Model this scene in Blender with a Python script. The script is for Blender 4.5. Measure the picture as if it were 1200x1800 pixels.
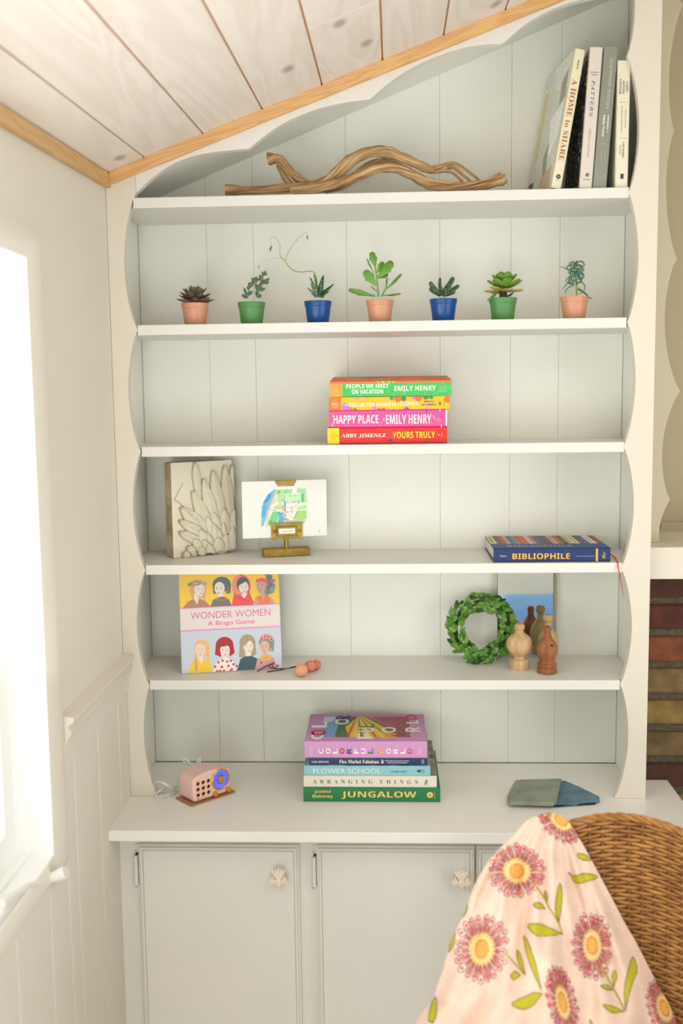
import bpy, bmesh, math, random
import numpy as np
from mathutils import Vector, Matrix, Euler
random.seed(7); RNG = np.random.default_rng(7)
PI = math.pi
SC = bpy.context.scene
COL = SC.collection
for o in list(bpy.data.objects): bpy.data.objects.remove(o)

# ------------------------------------------------------------------ camera
FPX = 1800.0
def cam_basis(px=682., hy=697., roll=math.atan(203/15956)):
    pitch = math.atan((900-hy)/FPX); yaw = math.atan((px-600)/(FPX/math.cos(pitch)))
    cy, sy = math.cos(yaw), math.sin(yaw)
    fw = np.array([-sy*math.cos(pitch), cy*math.cos(pitch), -math.sin(pitch)])
    r = np.array([cy, sy, 0.]); u = np.cross(r, fw); c, s = math.cos(roll), math.sin(roll)
    return fw, c*r-s*u, c*u+s*r
FW, RT, UP = cam_basis()
CP = np.array([0, -2.0, 1.64])
cd = bpy.data.cameras.new('camera'); cam = bpy.data.objects.new('camera', cd); COL.objects.link(cam)
cam.matrix_world = Matrix(((RT[0], UP[0], -FW[0], CP[0]), (RT[1], UP[1], -FW[1], CP[1]), (RT[2], UP[2], -FW[2], CP[2]), (0, 0, 0, 1)))
cd.sensor_fit = 'HORIZONTAL'; cd.sensor_width = 36; cd.lens = 54; cd.clip_start = .05
cd.dof.use_dof = True; cd.dof.focus_distance = 2.08; cd.dof.aperture_fstop = 4.5
SC.camera = cam
def ray(x, y): return FW+RT*(x-600)/FPX-UP*(y-900)/FPX
def gY(x, y, Y):
    d = ray(x, y); return Vector(CP+d*((Y-CP[1])/d[1]))
def gZ(x, y, Z):
    d = ray(x, y); return Vector(CP+d*((Z-CP[2])/d[2]))

# ------------------------------------------------------------------ light
w = bpy.data.worlds.new('world'); SC.world = w; w.use_nodes = True
w.node_tree.nodes['Background'].inputs[0].default_value = (.93, .97, 1, 1)
w.node_tree.nodes['Background'].inputs[1].default_value = 1.35
def area(name, loc, target, size, size_y, energy, color):
    l = bpy.data.lights.new(name, 'AREA'); l.shape = 'RECTANGLE'; l.size = size; l.size_y = size_y; l.energy = energy; l.color = color
    o = bpy.data.objects.new(name, l); COL.objects.link(o); o.location = loc
    o.rotation_euler = (Vector(target)-Vector(loc)).to_track_quat('-Z', 'Y').to_euler(); return o
area('daylight_rear_glass_doors', (-.25, -3.88, .80), (-.25, 0, .95), .66, 1.5, 13, (.95, 1, .98))
area('top_fill', (.55, -1.5, 2.30), (.55, -1.35, 0), .9, .9, 7, (1, 1, .99))  # added fill from above for counter and shelf tops; the ceiling has no opening
area('daylight_window_left', (-.70, -.98, 1.39), (1, -.98, 2.9), 1.0, .92, 8, (.98, .99, 1))
area('daylight_window_right', (2.17, -2.3, .95), (0, -.8, 1.10), 1.6, 1.6, 9, (1, .99, .98))
SC.view_settings.view_transform = 'Standard'; SC.view_settings.look = 'None'
SC.view_settings.gamma = 1; SC.view_settings.use_curve_mapping = False
SC.view_settings.exposure = 0.40

# ------------------------------------------------------------------ materials
def lin(c):
    c = np.asarray(c, float)/255.
    return np.where(c <= .04045, c/12.92, ((c+.055)/1.055)**2.4)
def mat(name, rgb, rough=.5, metal=0, bump=0, bscale=200, var=0, vscale=8, emit=0, spec=.5, stretch=None, rgb2=None, coat=0, contrast=None, sheen=0):
    m = bpy.data.materials.new(name); m.use_nodes = True; nt = m.node_tree; b = nt.nodes['Principled BSDF']
    c = lin(rgb); b.inputs['Base Color'].default_value = (*c, 1)
    b.inputs['Roughness'].default_value = rough; b.inputs['Metallic'].default_value = metal
    b.inputs['Specular IOR Level'].default_value = spec; b.inputs['Coat Weight'].default_value = coat
    if emit:
        b.inputs['Emission Color'].default_value = (*c, 1); b.inputs['Emission Strength'].default_value = emit
    if bump or var or rgb2 is not None:
        tc = nt.nodes.new('ShaderNodeTexCoord'); src = tc.outputs['Object']
        if stretch:
            mp = nt.nodes.new('ShaderNodeMapping'); mp.inputs['Scale'].default_value = stretch; nt.links.new(src, mp.inputs[0]); src = mp.outputs[0]
    if var or rgb2 is not None:
        n = nt.nodes.new('ShaderNodeTexNoise'); n.inputs['Scale'].default_value = vscale; n.inputs['Detail'].default_value = 6
        nt.links.new(src, n.inputs['Vector'])
        r = nt.nodes.new('ShaderNodeValToRGB'); lo, hi = contrast or (.35, .65); r.color_ramp.elements[0].position = lo; r.color_ramp.elements[1].position = hi
        c2 = lin(rgb2) if rgb2 is not None else c*(1-var)
        r.color_ramp.elements[0].color = (*c2, 1); r.color_ramp.elements[1].color = (*c, 1)
        nt.links.new(n.outputs['Fac'], r.inputs[0]); nt.links.new(r.outputs[0], b.inputs['Base Color'])
    if bump:
        n = nt.nodes.new('ShaderNodeTexNoise'); n.inputs['Scale'].default_value = bscale; n.inputs['Detail'].default_value = 4; nt.links.new(src, n.inputs['Vector'])
        bp = nt.nodes.new('ShaderNodeBump'); bp.inputs['Strength'].default_value = bump; bp.inputs['Distance'].default_value = .002
        nt.links.new(n.outputs['Fac'], bp.inputs['Height']); nt.links.new(bp.outputs[0], b.inputs['Normal'])
    return m
def attr_mat(name, rough=.5, bump=0, bscale=300, coat=0, attr='Col'):
    m = mat(name, (255, 255, 255), rough, bump=bump, bscale=bscale, coat=coat); nt = m.node_tree
    a = nt.nodes.new('ShaderNodeAttribute'); a.attribute_name = attr
    nt.links.new(a.outputs['Color'], nt.nodes['Principled BSDF'].inputs['Base Color']); return m
MT = {}
MT['white'] = mat('painted_white_wood', (229, 226, 218), .45, bump=.15, bscale=60, stretch=(1, 1, 1), var=.03, vscale=5)
MT['board'] = mat('painted_board', (236, 236, 225), .5, bump=.15, bscale=60, var=.03, vscale=4)
MT['wall'] = mat('wall_paint', (232, 226, 212), .7, bump=.25, bscale=120, var=.03, vscale=3)
MT['casing'] = mat('window_paint', (250, 250, 246), .4)
MT['niche'] = mat('niche_wall_paint', (182, 168, 136), .6, bump=.1)
MT['frame'] = mat('painted_face_frame', (224, 216, 199), .5, bump=.15, bscale=60, var=.03, vscale=5)
MT['niche_panel'] = mat('niche_panel_shaded_white', (198, 186, 160), .55)  # white panel paint darkened, standing in for shade behind the face frame
MT['counter'] = mat('counter_paint', (243, 240, 231), .35, bump=.1, bscale=50, var=.04, vscale=6)
MT['dark'] = mat('dark_gap', (45, 32, 22), .9)
MT['pages'] = mat('book_pages', (236, 230, 212), .8, bump=.6, bscale=60, stretch=(1, 1, 40))
MT['brass'] = mat('aged_brass', (176, 146, 74), .38, metal=.85, bump=.3, bscale=300, var=.3, vscale=60)
MT['gold'] = mat('gold_trim', (222, 160, 50), .28, metal=.7)
MT['soil'] = mat('potting_soil', (84, 58, 42), .95, bump=1, bscale=900, var=.5, vscale=300)
MT['floor'] = mat('pale_bounce_floor', (232, 226, 212), .9, var=.06, vscale=40)  # unseen floor made pale so that it bounces light up to the ceiling
MT['mortar'] = mat('grey_mortar', (112, 98, 76), .95, bump=1, bscale=400, var=.35, vscale=150)
MT['glass'] = None
def glass_mat():
    m = bpy.data.materials.new('window_glass'); m.use_nodes = True; nt = m.node_tree; nt.nodes.clear()
    o = nt.nodes.new('ShaderNodeOutputMaterial'); mx = nt.nodes.new('ShaderNodeMixShader'); t = nt.nodes.new('ShaderNodeBsdfTransparent'); g = nt.nodes.new('ShaderNodeBsdfGlossy')
    g.inputs['Roughness'].default_value = .02; mx.inputs[0].default_value = .06
    nt.links.new(t.outputs[0], mx.inputs[1]); nt.links.new(g.outputs[0], mx.inputs[2]); nt.links.new(mx.outputs[0], o.inputs[0]); return m
MT['glass'] = glass_mat()
def pine(name, c_hi, c_lo, scale, stretch, rough=.5, knots=0, rot=0):
    m = bpy.data.materials.new(name); m.use_nodes = True; nt = m.node_tree; b = nt.nodes['Principled BSDF']; b.inputs['Roughness'].default_value = rough
    tc = nt.nodes.new('ShaderNodeTexCoord'); mp = nt.nodes.new('ShaderNodeMapping'); mp.inputs['Scale'].default_value = stretch
    oi = nt.nodes.new('ShaderNodeObjectInfo'); ad = nt.nodes.new('ShaderNodeVectorMath'); ad.operation = 'ADD'
    ml = nt.nodes.new('ShaderNodeMath'); ml.operation = 'MULTIPLY'; ml.inputs[1].default_value = 9
    nt.links.new(oi.outputs['Random'], ml.inputs[0]); nt.links.new(tc.outputs['Object'], ad.inputs[0]); nt.links.new(ml.outputs[0], ad.inputs[1])
    rm = nt.nodes.new('ShaderNodeMapping'); rm.inputs['Rotation'].default_value = (0, rot, 0); nt.links.new(ad.outputs[0], rm.inputs[0]); nt.links.new(rm.outputs[0], mp.inputs[0])
    n = nt.nodes.new('ShaderNodeTexNoise'); n.inputs['Scale'].default_value = scale; n.inputs['Detail'].default_value = 4; n.inputs['Distortion'].default_value = 1.2
    nt.links.new(mp.outputs[0], n.inputs['Vector'])
    sn = nt.nodes.new('ShaderNodeMath'); sn.operation = 'MULTIPLY'; sn.inputs[1].default_value = 60
    nt.links.new(n.outputs['Fac'], sn.inputs[0]); s2 = nt.nodes.new('ShaderNodeMath'); s2.operation = 'SINE'; nt.links.new(sn.outputs[0], s2.inputs[0])
    mr = nt.nodes.new('ShaderNodeMapRange'); mr.inputs[1].default_value = -1; mr.inputs[2].default_value = 1; nt.links.new(s2.outputs[0], mr.inputs[0])
    r = nt.nodes.new('ShaderNodeValToRGB'); r.color_ramp.elements[0].color = (*lin(c_lo), 1); r.color_ramp.elements[1].color = (*lin(c_hi), 1)
    nt.links.new(mr.outputs[0], r.inputs[0]); out = r.outputs[0]
    if knots:
        v = nt.nodes.new('ShaderNodeTexVoronoi'); v.voronoi_dimensions = '2D'; v.inputs['Scale'].default_value = 4.2; v.inputs['Randomness'].default_value = 1
        mp2 = nt.nodes.new('ShaderNodeMapping'); mp2.inputs['Scale'].default_value = (1.0, .55, .2)
        nt.links.new(ad.outputs[0], mp2.inputs[0]); nt.links.new(mp2.outputs[0], v.inputs['Vector'])
        k = nt.nodes.new('ShaderNodeValToRGB'); k.color_ramp.elements[0].position = .022; k.color_ramp.elements[0].color = (0, 0, 0, 1)
        k.color_ramp.elements[1].position = .06; k.color_ramp.elements[1].color = (1, 1, 1, 1)
        nt.links.new(v.outputs['Distance'], k.inputs[0])
        mx = nt.nodes.new('ShaderNodeMix'); mx.data_type = 'RGBA'; mx.inputs['A'].default_value = (*lin((186, 170, 160)), 1)
        nt.links.new(k.outputs[0], mx.inputs['Factor']); nt.links.new(out, mx.inputs['B']); out = mx.outputs['Result']
    nt.links.new(out, b.inputs['Base Color']); return m
MT['ceil'] = pine('whitewashed_pine', (240, 231, 221), (233, 222, 210), 1.6, (3.6, .45, 1), .55, knots=1)
MT['pinetrim'] = pine('clear_pine', (226, 180, 122), (212, 162, 102), 2.2, (.8, 6, 9), .5, rot=.349)
MT['pinetrimY'] = pine('clear_pine_side', (222, 182, 128), (210, 166, 108), 2.2, (1, .5, 9), .5)

# ------------------------------------------------------------------ object helpers
def tag(o, label=None, cat=None, group=None, kind=None):
    if label: o['label'] = label
    if cat: o['category'] = cat
    if group: o['group'] = group
    if kind: o['kind'] = kind
    return o
def empty(name, loc=(0, 0, 0), rot=(0, 0, 0), parent=None, **k):
    o = bpy.data.objects.new(name, None); o.empty_display_size = .02; COL.objects.link(o); o.location = loc; o.rotation_euler = rot
    if parent: o.parent = parent
    return tag(o, **k)
def link(name, me, parent=None, loc=None, rot=None, **k):
    o = bpy.data.objects.new(name, me); COL.objects.link(o)
    if parent: o.parent = parent
    if loc is not None: o.location = loc
    if rot is not None: o.rotation_euler = rot
    return tag(o, **k)
class MB:
    def __init__(s): s.v = []; s.f = []; s.uv = None
    def add(s, vs, fs):
        n = len(s.v); s.v += [tuple(v) for v in vs]; s.f += [tuple(i+n for i in f) for f in fs]; return s
    def box(s, x0, x1, y0, y1, z0, z1):
        return s.add([(x0, y0, z0), (x1, y0, z0), (x1, y1, z0), (x0, y1, z0), (x0, y0, z1), (x1, y0, z1), (x1, y1, z1), (x0, y1, z1)],
                     [(0, 3, 2, 1), (4, 5, 6, 7), (0, 1, 5, 4), (1, 2, 6, 5), (2, 3, 7, 6), (3, 0, 4, 7)])
    def prism(s, poly, a, b, axis='y'):
        f = {'y': lambda p, t: (p[0], t, p[1]), 'x': lambda p, t: (t, p[0], p[1]), 'z': lambda p, t: (p[0], p[1], t)}[axis]
        n = len(poly); vs = [f(p, a) for p in poly]+[f(p, b) for p in poly]
        return s.add(vs, [tuple(range(n)), tuple(range(2*n-1, n-1, -1))]+[(i, n+i, n+(i+1) % n, (i+1) % n) for i in range(n)])
    def lathe(s, prof, c=(0, 0, 0), n=24, caps=True):
        vs = []; fs = []
        for r, z in prof:
            for k in range(n):
                a = 2*PI*k/n; vs.append((c[0]+r*math.cos(a), c[1]+r*math.sin(a), c[2]+z))
        for i in range(len(prof)-1):
            for k in range(n):
                k2 = (k+1) % n; fs.append((i*n+k, i*n+k2, (i+1)*n+k2, (i+1)*n+k))
        if caps and prof[0][0] > 1.1e-5: fs.append(tuple(range(n))[::-1])
        if caps and prof[-1][0] > 1.1e-5: fs.append(tuple((len(prof)-1)*n+k for k in range(n)))
        return s.add(vs, fs)
    def tube(s, pts, rad, n=8, caps=True, fn=None):
        pts = [Vector(p) for p in pts]; vs = []; fs = []; m = len(pts)
        if not hasattr(rad, '__len__'): rad = [rad]*m
        t0 = (pts[1]-pts[0]).normalized(); ref = Vector((0, 0, 1)) if abs(t0.z) < .9 else Vector((1, 0, 0))
        u = t0.cross(ref).normalized()
        for i in range(m):
            t = (pts[min(i+1, m-1)]-pts[max(i-1, 0)]).normalized()
            u = (u-t*u.dot(t)).normalized(); v = t.cross(u)
            for k in range(n):
                a = 2*PI*k/n; r = rad[i]*(fn(i, a) if fn else 1); vs.append(pts[i]+(u*math.cos(a)+v*math.sin(a))*r)
        for i in range(m-1):
            for k in range(n):
                k2 = (k+1) % n; fs.append((i*n+k, i*n+k2, (i+1)*n+k2, (i+1)*n+k))
        if caps: fs += [tuple(range(n))[::-1], tuple((m-1)*n+k for k in range(n))]
        return s.add(vs, fs)
    def ball(s, c, r, n=12, m=8, rz=None):
        prof = [(r*math.sin(PI*i/m), -(rz or r)*math.cos(PI*i/m)) for i in range(m+1)]
        prof[0] = (1e-7, prof[0][1]); prof[-1] = (1e-7, prof[-1][1]); return s.lathe(prof, c, n)
    def mesh(s, name, m=None, smooth=True, ang=35):
        me = bpy.data.meshes.new(name); me.from_pydata([tuple(v) for v in s.v], [], s.f)
        bm = bmesh.new(); bm.from_mesh(me); bmesh.ops.recalc_face_normals(bm, faces=bm.faces); bm.to_mesh(me); bm.free()
        if m: me.materials.append(m)
        if smooth:
            me.polygons.foreach_set('use_smooth', [True]*len(me.polygons)); me.set_sharp_from_angle(angle=math.radians(ang))
        return me
    def build(s, name, m, parent=None, loc=None, rot=None, bevel=0, smooth=True, ang=35, **k):
        o = link(name, s.mesh(name, m, smooth, ang), parent, loc, rot, **k)
        if bevel:
            b = o.modifiers.new('bevel', 'BEVEL'); b.width = bevel; b.segments = 2; b.limit_method = 'ANGLE'; b.angle_limit = math.radians(40)
        return o
def spline(pts, n=6):
    pts = [np.array(p, float) for p in pts]; out = []
    P = [2*pts[0]-pts[1]]+pts+[2*pts[-1]-pts[-2]]
    for i in range(1, len(P)-2):
        for k in range(n):
            t = k/n; a, b, c, d = P[i-1:i+3]
            out.append(.5*((2*b)+(-a+c)*t+(2*a-5*b+4*c-d)*t*t+(-a+3*b-3*c+d)*t**3))
    out.append(pts[-1]); return out

# ------------------------------------------------------------------ printed colour fields (procedural, per vertex)
class Canvas:
    def __init__(s, w, h, bg, x0=0, y0=0, x1=1, y1=1):       # y runs DOWN like on paper
        s.a = np.ones((h, w, 3))*np.array(bg, float); s.x0, s.y0, s.x1, s.y1 = x0, y0, x1, y1
        s.X, s.Y = np.meshgrid(np.linspace(x0, x1, w), np.linspace(y0, y1, h))
    def put(s, mask, c, al=1.):
        m = (mask*al)[..., None] if mask.dtype != bool else mask[..., None]*al
        s.a = s.a*(1-m)+np.array(c, float)*m
    def ell(s, cx, cy, rx, ry, c, rot=0, al=1):
        dx, dy = s.X-cx, s.Y-cy; cr, sr = math.cos(rot), math.sin(rot)
        s.put(((dx*cr+dy*sr)/rx)**2+((-dx*sr+dy*cr)/ry)**2 < 1, c, al)
    def ring(s, cx, cy, rx, ry, wd, c, rot=0, al=1):
        dx, dy = s.X-cx, s.Y-cy; cr, sr = math.cos(rot), math.sin(rot)
        d = np.sqrt(((dx*cr+dy*sr)/rx)**2+((-dx*sr+dy*cr)/ry)**2); s.put(abs(d-1) < wd, c, al)
    def poly(s, pts, c, al=1):
        pts = np.array(pts, float); lo = pts.min(0); hi = pts.max(0)
        h, w = s.X.shape
        i0, i1 = np.searchsorted(s.X[0], [lo[0], hi[0]]); j0, j1 = np.searchsorted(s.Y[:, 0], [lo[1], hi[1]])
        if i1 <= i0 or j1 <= j0: return
        X = s.X[j0:j1, i0:i1]; Y = s.Y[j0:j1, i0:i1]; m = np.zeros(X.shape, bool)
        for k in range(len(pts)):
            (xa, ya), (xb, yb) = pts[k], pts[(k+1) % len(pts)]
            if ya == yb: continue
            m ^= ((ya > Y) != (yb > Y)) & (X < (xb-xa)*(Y-ya)/(yb-ya)+xa)
        sub = s.a[j0:j1, i0:i1]; s.a[j0:j1, i0:i1] = np.where(m[..., None], sub*(1-al)+np.array(c, float)*al, sub)
    def line(s, pts, wd, c, al=1):
        for (xa, ya), (xb, yb) in zip(pts[:-1], pts[1:]):
            i0, i1 = np.searchsorted(s.X[0], [min(xa, xb)-wd, max(xa, xb)+wd]); j0, j1 = np.searchsorted(s.Y[:, 0], [min(ya, yb)-wd, max(ya, yb)+wd])
            if i1 <= i0 or j1 <= j0: continue
            X = s.X[j0:j1, i0:i1]; Y = s.Y[j0:j1, i0:i1]; dx, dy = xb-xa, yb-ya; L = dx*dx+dy*dy+1e-12
            t = np.clip(((X-xa)*dx+(Y-ya)*dy)/L, 0, 1); m = (X-xa-t*dx)**2+(Y-ya-t*dy)**2 < (wd/2)**2
            sub = s.a[j0:j1, i0:i1]; s.a[j0:j1, i0:i1] = np.where(m[..., None], sub*(1-al)+np.array(c, float)*al, sub)
    def noise(s, amp, cell=6):
        h, w = s.X.shape; n = RNG.normal(0, 1, (h//cell+2, w//cell+2)); yi = np.linspace(0, h/cell, h); xi = np.linspace(0, w/cell, w)
        y0 = yi.astype(int); x0 = xi.astype(int); fy = (yi-y0)[:, None]; fx = (xi-x0)[None]
        g = n[y0][:, x0]*(1-fy)*(1-fx)+n[y0+1][:, x0]*fy*(1-fx)+n[y0][:, x0+1]*(1-fy)*fx+n[y0+1][:, x0+1]*fy*fx
        s.a = np.clip(s.a+g[..., None]*amp, 0, 255)
    def soft(s):
        a = s.a; p = np.pad(a, ((1, 1), (1, 1), (0, 0)), 'edge'); s.a = (4*a+p[:-2, 1:-1]+p[2:, 1:-1]+p[1:-1, :-2]+p[1:-1, 2:])/8
def grid_mesh(name, P, C=None, m=None):
    """P: (h,w,3) points, C: (h,w,3) sRGB 0..255"""
    h, w = P.shape[:2]; me = bpy.data.meshes.new(name); me.vertices.add(h*w); me.vertices.foreach_set('co', P.reshape(-1).astype(np.float32))
    i = np.arange((h-1)*(w-1)); r = i//(w-1); c = i % (w-1); a = r*w+c
    q = np.stack([a, a+w, a+w+1, a+1], 1).reshape(-1); nf = len(i)
    me.loops.add(nf*4); me.loops.foreach_set('vertex_index', q.astype(np.int32)); me.polygons.add(nf)
    me.polygons.foreach_set('loop_start', np.arange(0, nf*4, 4, dtype=np.int32))
    me.polygons.foreach_set('use_smooth', np.ones(nf, bool)); me.update(calc_edges=True); me.validate()
    if C is not None:
        at = me.color_attributes.new('Col', 'FLOAT_COLOR', 'POINT'); d = np.ones((h*w, 4), np.float32); d[:, :3] = lin(C.reshape(-1, 3)); at.data.foreach_set('color', d.reshape(-1))
    if m: me.materials.append(m)
    return me
MT['print'] = attr_mat('matte_print', .55)
MT['gloss'] = attr_mat('glossy_print', .32)
def print_panel(parent, name, cv, o, ux, uy, m=None, **k):
    """flat printed sheet: o = top-left corner, ux/uy = vectors across and down the sheet"""
    h, w = cv.a.shape[:2]; U, V = np.meshgrid(np.linspace(0, 1, w), np.linspace(0, 1, h))
    P = np.array(o)+U[..., None]*np.array(ux)+V[..., None]*np.array(uy)
    return link(name, grid_mesh(name, P, cv.a, m or MT['print']), parent, **k)

# ------------------------------------------------------------------ lettering
_tc = {}
def style(s, kind):
    base = {'serif': (0x1D400, 0x1D41A), 'sans': (0x1D5D4, 0x1D5EE), 'italic': (0x1D434, 0x1D44E)}[kind]
    return ''.join(chr(base[0]+ord(c)-65) if 'A' <= c <= 'Z' else ((chr(base[1]+ord(c)-97) if not (kind == 'italic' and c == 'h') else c) if 'a' <= c <= 'z' else c) for c in s)
def text_geo(s, bold=0, shear=0, space=1):
    k = (s, bold, shear, space)
    if k not in _tc:
        c = bpy.data.curves.new('lettering', 'FONT'); c.body = s; c.size = 1; c.offset = bold; c.shear = shear; c.space_character = space; c.resolution_u = 3
        c.fill_mode = 'FRONT'; o = bpy.data.objects.new('lettering', c); COL.objects.link(o)
        dg = bpy.context.evaluated_depsgraph_get(); me = o.evaluated_get(dg).to_mesh()
        v = np.zeros(len(me.vertices)*3); me.vertices.foreach_get('co', v); v = v.reshape(-1, 3)[:, :2]
        f = [tuple(p.vertices) for p in me.polygons]; o.evaluated_get(dg).to_mesh_clear(); bpy.data.objects.remove(o)
        lo, hi = v.min(0), v.max(0); _tc[k] = ((v-lo)/(hi-lo), f)
    return _tc[k]
def letter(parent, s, box, plane, d, m, bold=0, rot=0, shear=0, space=1, name='lettering', kind=None):
    """fit text s into box (a0,a1,b0,b1) on plane 'xz' at y=d, or 'xy' at z=d; rot=90 turns the text within the box"""
    if kind: s = style(s, kind); bold = bold if bold < 0 else 0
    v, f = text_geo(s, bold, shear, space); a0, a1, b0, b1 = box
    if rot == 90: v = np.stack([v[:, 1], 1-v[:, 0]], 1)
    if rot == -90: v = np.stack([1-v[:, 1], v[:, 0]], 1)
    A = a0+(a1-a0)*v[:, 0]; B = b0+(b1-b0)*v[:, 1]
    vs = [(a, d, b) if plane == 'xz' else (a, b, d) for a, b in zip(A, B)]
    mb = MB(); mb.v = vs; mb.f = list(f); me = bpy.data.meshes.new(name); me.from_pydata(vs, [], f); me.materials.append(m)
    return link(name, me, parent)
INK = {}
def ink(rgb, rough=.5, metal=0):
    k = (tuple(rgb), metal)
    if k not in INK: INK[k] = mat('printed_ink', rgb, rough, metal)
    return INK[k]

# ================================================================== ROOM
XW = -.536; ZC = .831
def zc(x, y=0): return 2.2625+.364*x+.042*y
# floor
MB().box(-.7, 2.3, -4.0, .5, -.05, 0).build('floor', MT['floor'], kind='structure')
# left wall with window hole
WY0, WY1, WZ0, WZ1 = -1.50, -.462, .918, 1.855
mb = MB()
for (y0, y1, z0, z1) in ((WY1, .5, 0, 2.6), (-4.0, WY0, 0, 2.6), (WY0, WY1, 0, WZ0), (WY0, WY1, WZ1, 2.6)):
    def top(y): return min(z1, zc(XW, y)+.02)
    mb.add([(XW-.10, y0, z0), (XW, y0, z0), (XW, y1, z0), (XW-.10, y1, z0), (XW-.10, y0, top(y0)), (XW, y0, top(y0)), (XW, y1, top(y1)), (XW-.10, y1, top(y1))],
           [(0, 3, 2, 1), (4, 5, 6, 7), (0, 1, 5, 4), (1, 2, 6, 5), (2, 3, 7, 6), (3, 0, 4, 7)])
wl = mb.build('wall_left', MT['wall'], kind='structure', smooth=False)
# wainscot boards, frieze and chair rail on the left wall
ys = [-.001, -.072, -.215, -.358, -.503, -.648, -.793, -.938, -1.083, -1.228, -1.373, -1.518, -1.663, -1.808, -1.953, -2.1]
for a, b in zip(ys[:-1], ys[1:]):
    zt = 1.06 if b > -.41 else (.887 if b > -1.53 else 1.06)
    if a > -.41 > b:
        for (p, q, t) in ((a, -.41, 1.06), (-.4115, b, .886)):
            MB().box(XW, XW+.006, q+.0013, p-.0013, .02, t).build('board', MT['wall'], wl, bevel=.0022)
    else: MB().box(XW, XW+.006, b+.0013, a-.0013, .02, zt).build('board', MT['wall'], wl, bevel=.0022)
MB().prism([(XW, 1.052), (XW+.009, 1.052), (XW+.009, 1.085), (XW, 1.085)], -.408, -.001).build('trim_frieze', MT['wall'], wl, bevel=.001)
prof = [(XW, 1.083), (XW+.011, 1.083), (XW+.013, 1.090), (XW+.018, 1.096), (XW+.020, 1.104), (XW+.014, 1.108), (XW+.016, 1.114), (XW+.024, 1.119), (XW+.025, 1.127), (XW, 1.130)]
MB().prism(prof, -.407, -.001).build('trim_1', MT['wall'], kind='structure', smooth=False)
# window
win = empty('window_1', (XW-.05, -.98, WZ0), kind='structure')
def wl_(o): o.matrix_parent_inverse = win.matrix_basis.inverted(); return o
CY0, CY1, CZ0, CZ1 = -1.55, -.409, .888, 1.902
def ring_prism(levels):
    """concentric rectangles (y0,y1,z0,z1,x)"""
    m = MB(); vs = []; fs = []
    for (y0, y1, z0, z1, x) in levels: vs += [(x, y0, z0), (x, y1, z0), (x, y1, z1), (x, y0, z1)]
    for i in range(len(levels)-1):
        for k in range(4): fs.append((i*4+k, i*4+(k+1) % 4, i*4+4+(k+1) % 4, i*4+4+k))
    return m.add(vs, fs)
X = XW
wl_(ring_prism([(CY0, CY1, CZ0, CZ1, X-.001), (CY0, CY1, CZ0, CZ1, X+.008), (CY0+.012, CY1-.012, CZ0+.006, CZ1-.012, X+.0105), (CY0+.026, CY1-.026, CZ0+.014, CZ1-.026, X+.010), (WY0-.010, WY1+.010, WZ0-.008, WZ1+.010, X+.006), (WY0, WY1, WZ0, WZ1, X+.0015), (WY0, WY1, WZ0, WZ1, X-.01)])
    .build('window_casing', MT['wall'], win, smooth=True, ang=50))
ji = lambda d: (WY0+d, WY1-d, WZ0+d, WZ1-d)
wl_(ring_prism([(*ji(-.001), X+.0022), (*ji(.004), X+.0022), (*ji(.004), X-.034), (*ji(.010), X-.034), (*ji(.010), X-.048), (*ji(.018), X-.048), (*ji(.018), X-.10)]).build('window_jamb', MT['casing'], win, smooth=False))
wl_(ring_prism([(*ji(.016), X-.05), (*ji(.016), X-.052), (*ji(.022), X-.052), (*ji(.06), X-.052), (*ji(.064), X-.060), (*ji(.064), X-.075)]).build('window_sash', MT['casing'], win, smooth=False))
wl_(MB().box(X-.069, X-.066, WY0+.062, WY1-.062, WZ0+.062, WZ1-.062).build('pane', MT['glass'], win))
wl_(MB().box(X-.075, X-.056, -.99, -.965, WZ0+.06, WZ1-.06).build('glazing_bar', MT['casing'], win))
# casement crank on the sill
ck = empty('window_crank', (X-.01, -.66, WZ0+.004), label='white casement crank handle resting over the bright window sill', cat='window handle')
crk = mat('crank_white_enamel', (235, 233, 226), .35)
def loc_(o, par): o.matrix_parent_inverse = par.matrix_basis.inverted(); return o
loc_(MB().box(X-.03, X+.0, -.72, -.61, WZ0+.004, WZ0+.016).build('crank_base', crk, ck, bevel=.004), ck)
p0, p1, p2 = Vector((X-.008, -.66, WZ0+.022)), gY(71, 1545, -.50), gY(97, 1533, -.50)
p1.x = X+.004; p2.x = p1.x+.028
loc_(MB().tube([p0, p0.lerp(p1, .5)+Vector((0, 0, .006)), p1], [.007, .0055, .005], 10).build('crank_arm', crk, ck), ck)
loc_(MB().tube([p1-Vector((.004, 0, .001)), p1.lerp(p2, .15), p1.lerp(p2, .8), p2], [.005, .008, .0105, .0100], 16).build('crank_knob', crk, ck), ck)

# ceiling: planks in slope
ceil = empty('ceiling', (0, 0, 0), kind='structure')
x0 = -.457; st = .1135
def plank(xa, xb, ya, yb):
    d = .0067; g = .0016
    vs = []
    for z in (0, .014):
        for (x, y) in ((xa+g+d*ya, ya), (xb-g+d*ya, ya), (xb-g+d*yb, yb), (xa+g+d*yb, yb)): vs.append((x, y, zc(x, y)+z))
    m = MB().add(vs, [(0, 3, 2, 1), (4, 5, 6, 7), (0, 1, 5, 4), (1, 2, 6, 5), (2, 3, 7, 6), (3, 0, 4, 7)])
    return m.build('plank', MT['ceil'], ceil, bevel=.001, smooth=False)
plank(XW-.02, x0, -3.95, .45)
for i in range(24):
    a = x0+i*st
    if i == 3:
        plank(a, a+st, -3.95, -.345); plank(a, a+st, -.3445, .45)
    elif i == 1: plank(a, a+st, -3.95, -1.9); plank(a, a+st, -1.8992, .45)
    else: plank(a, a+st, -3.95, .45)
bk = mat('plank_tongue_raw_pine', (206, 146, 86), .7)
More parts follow.
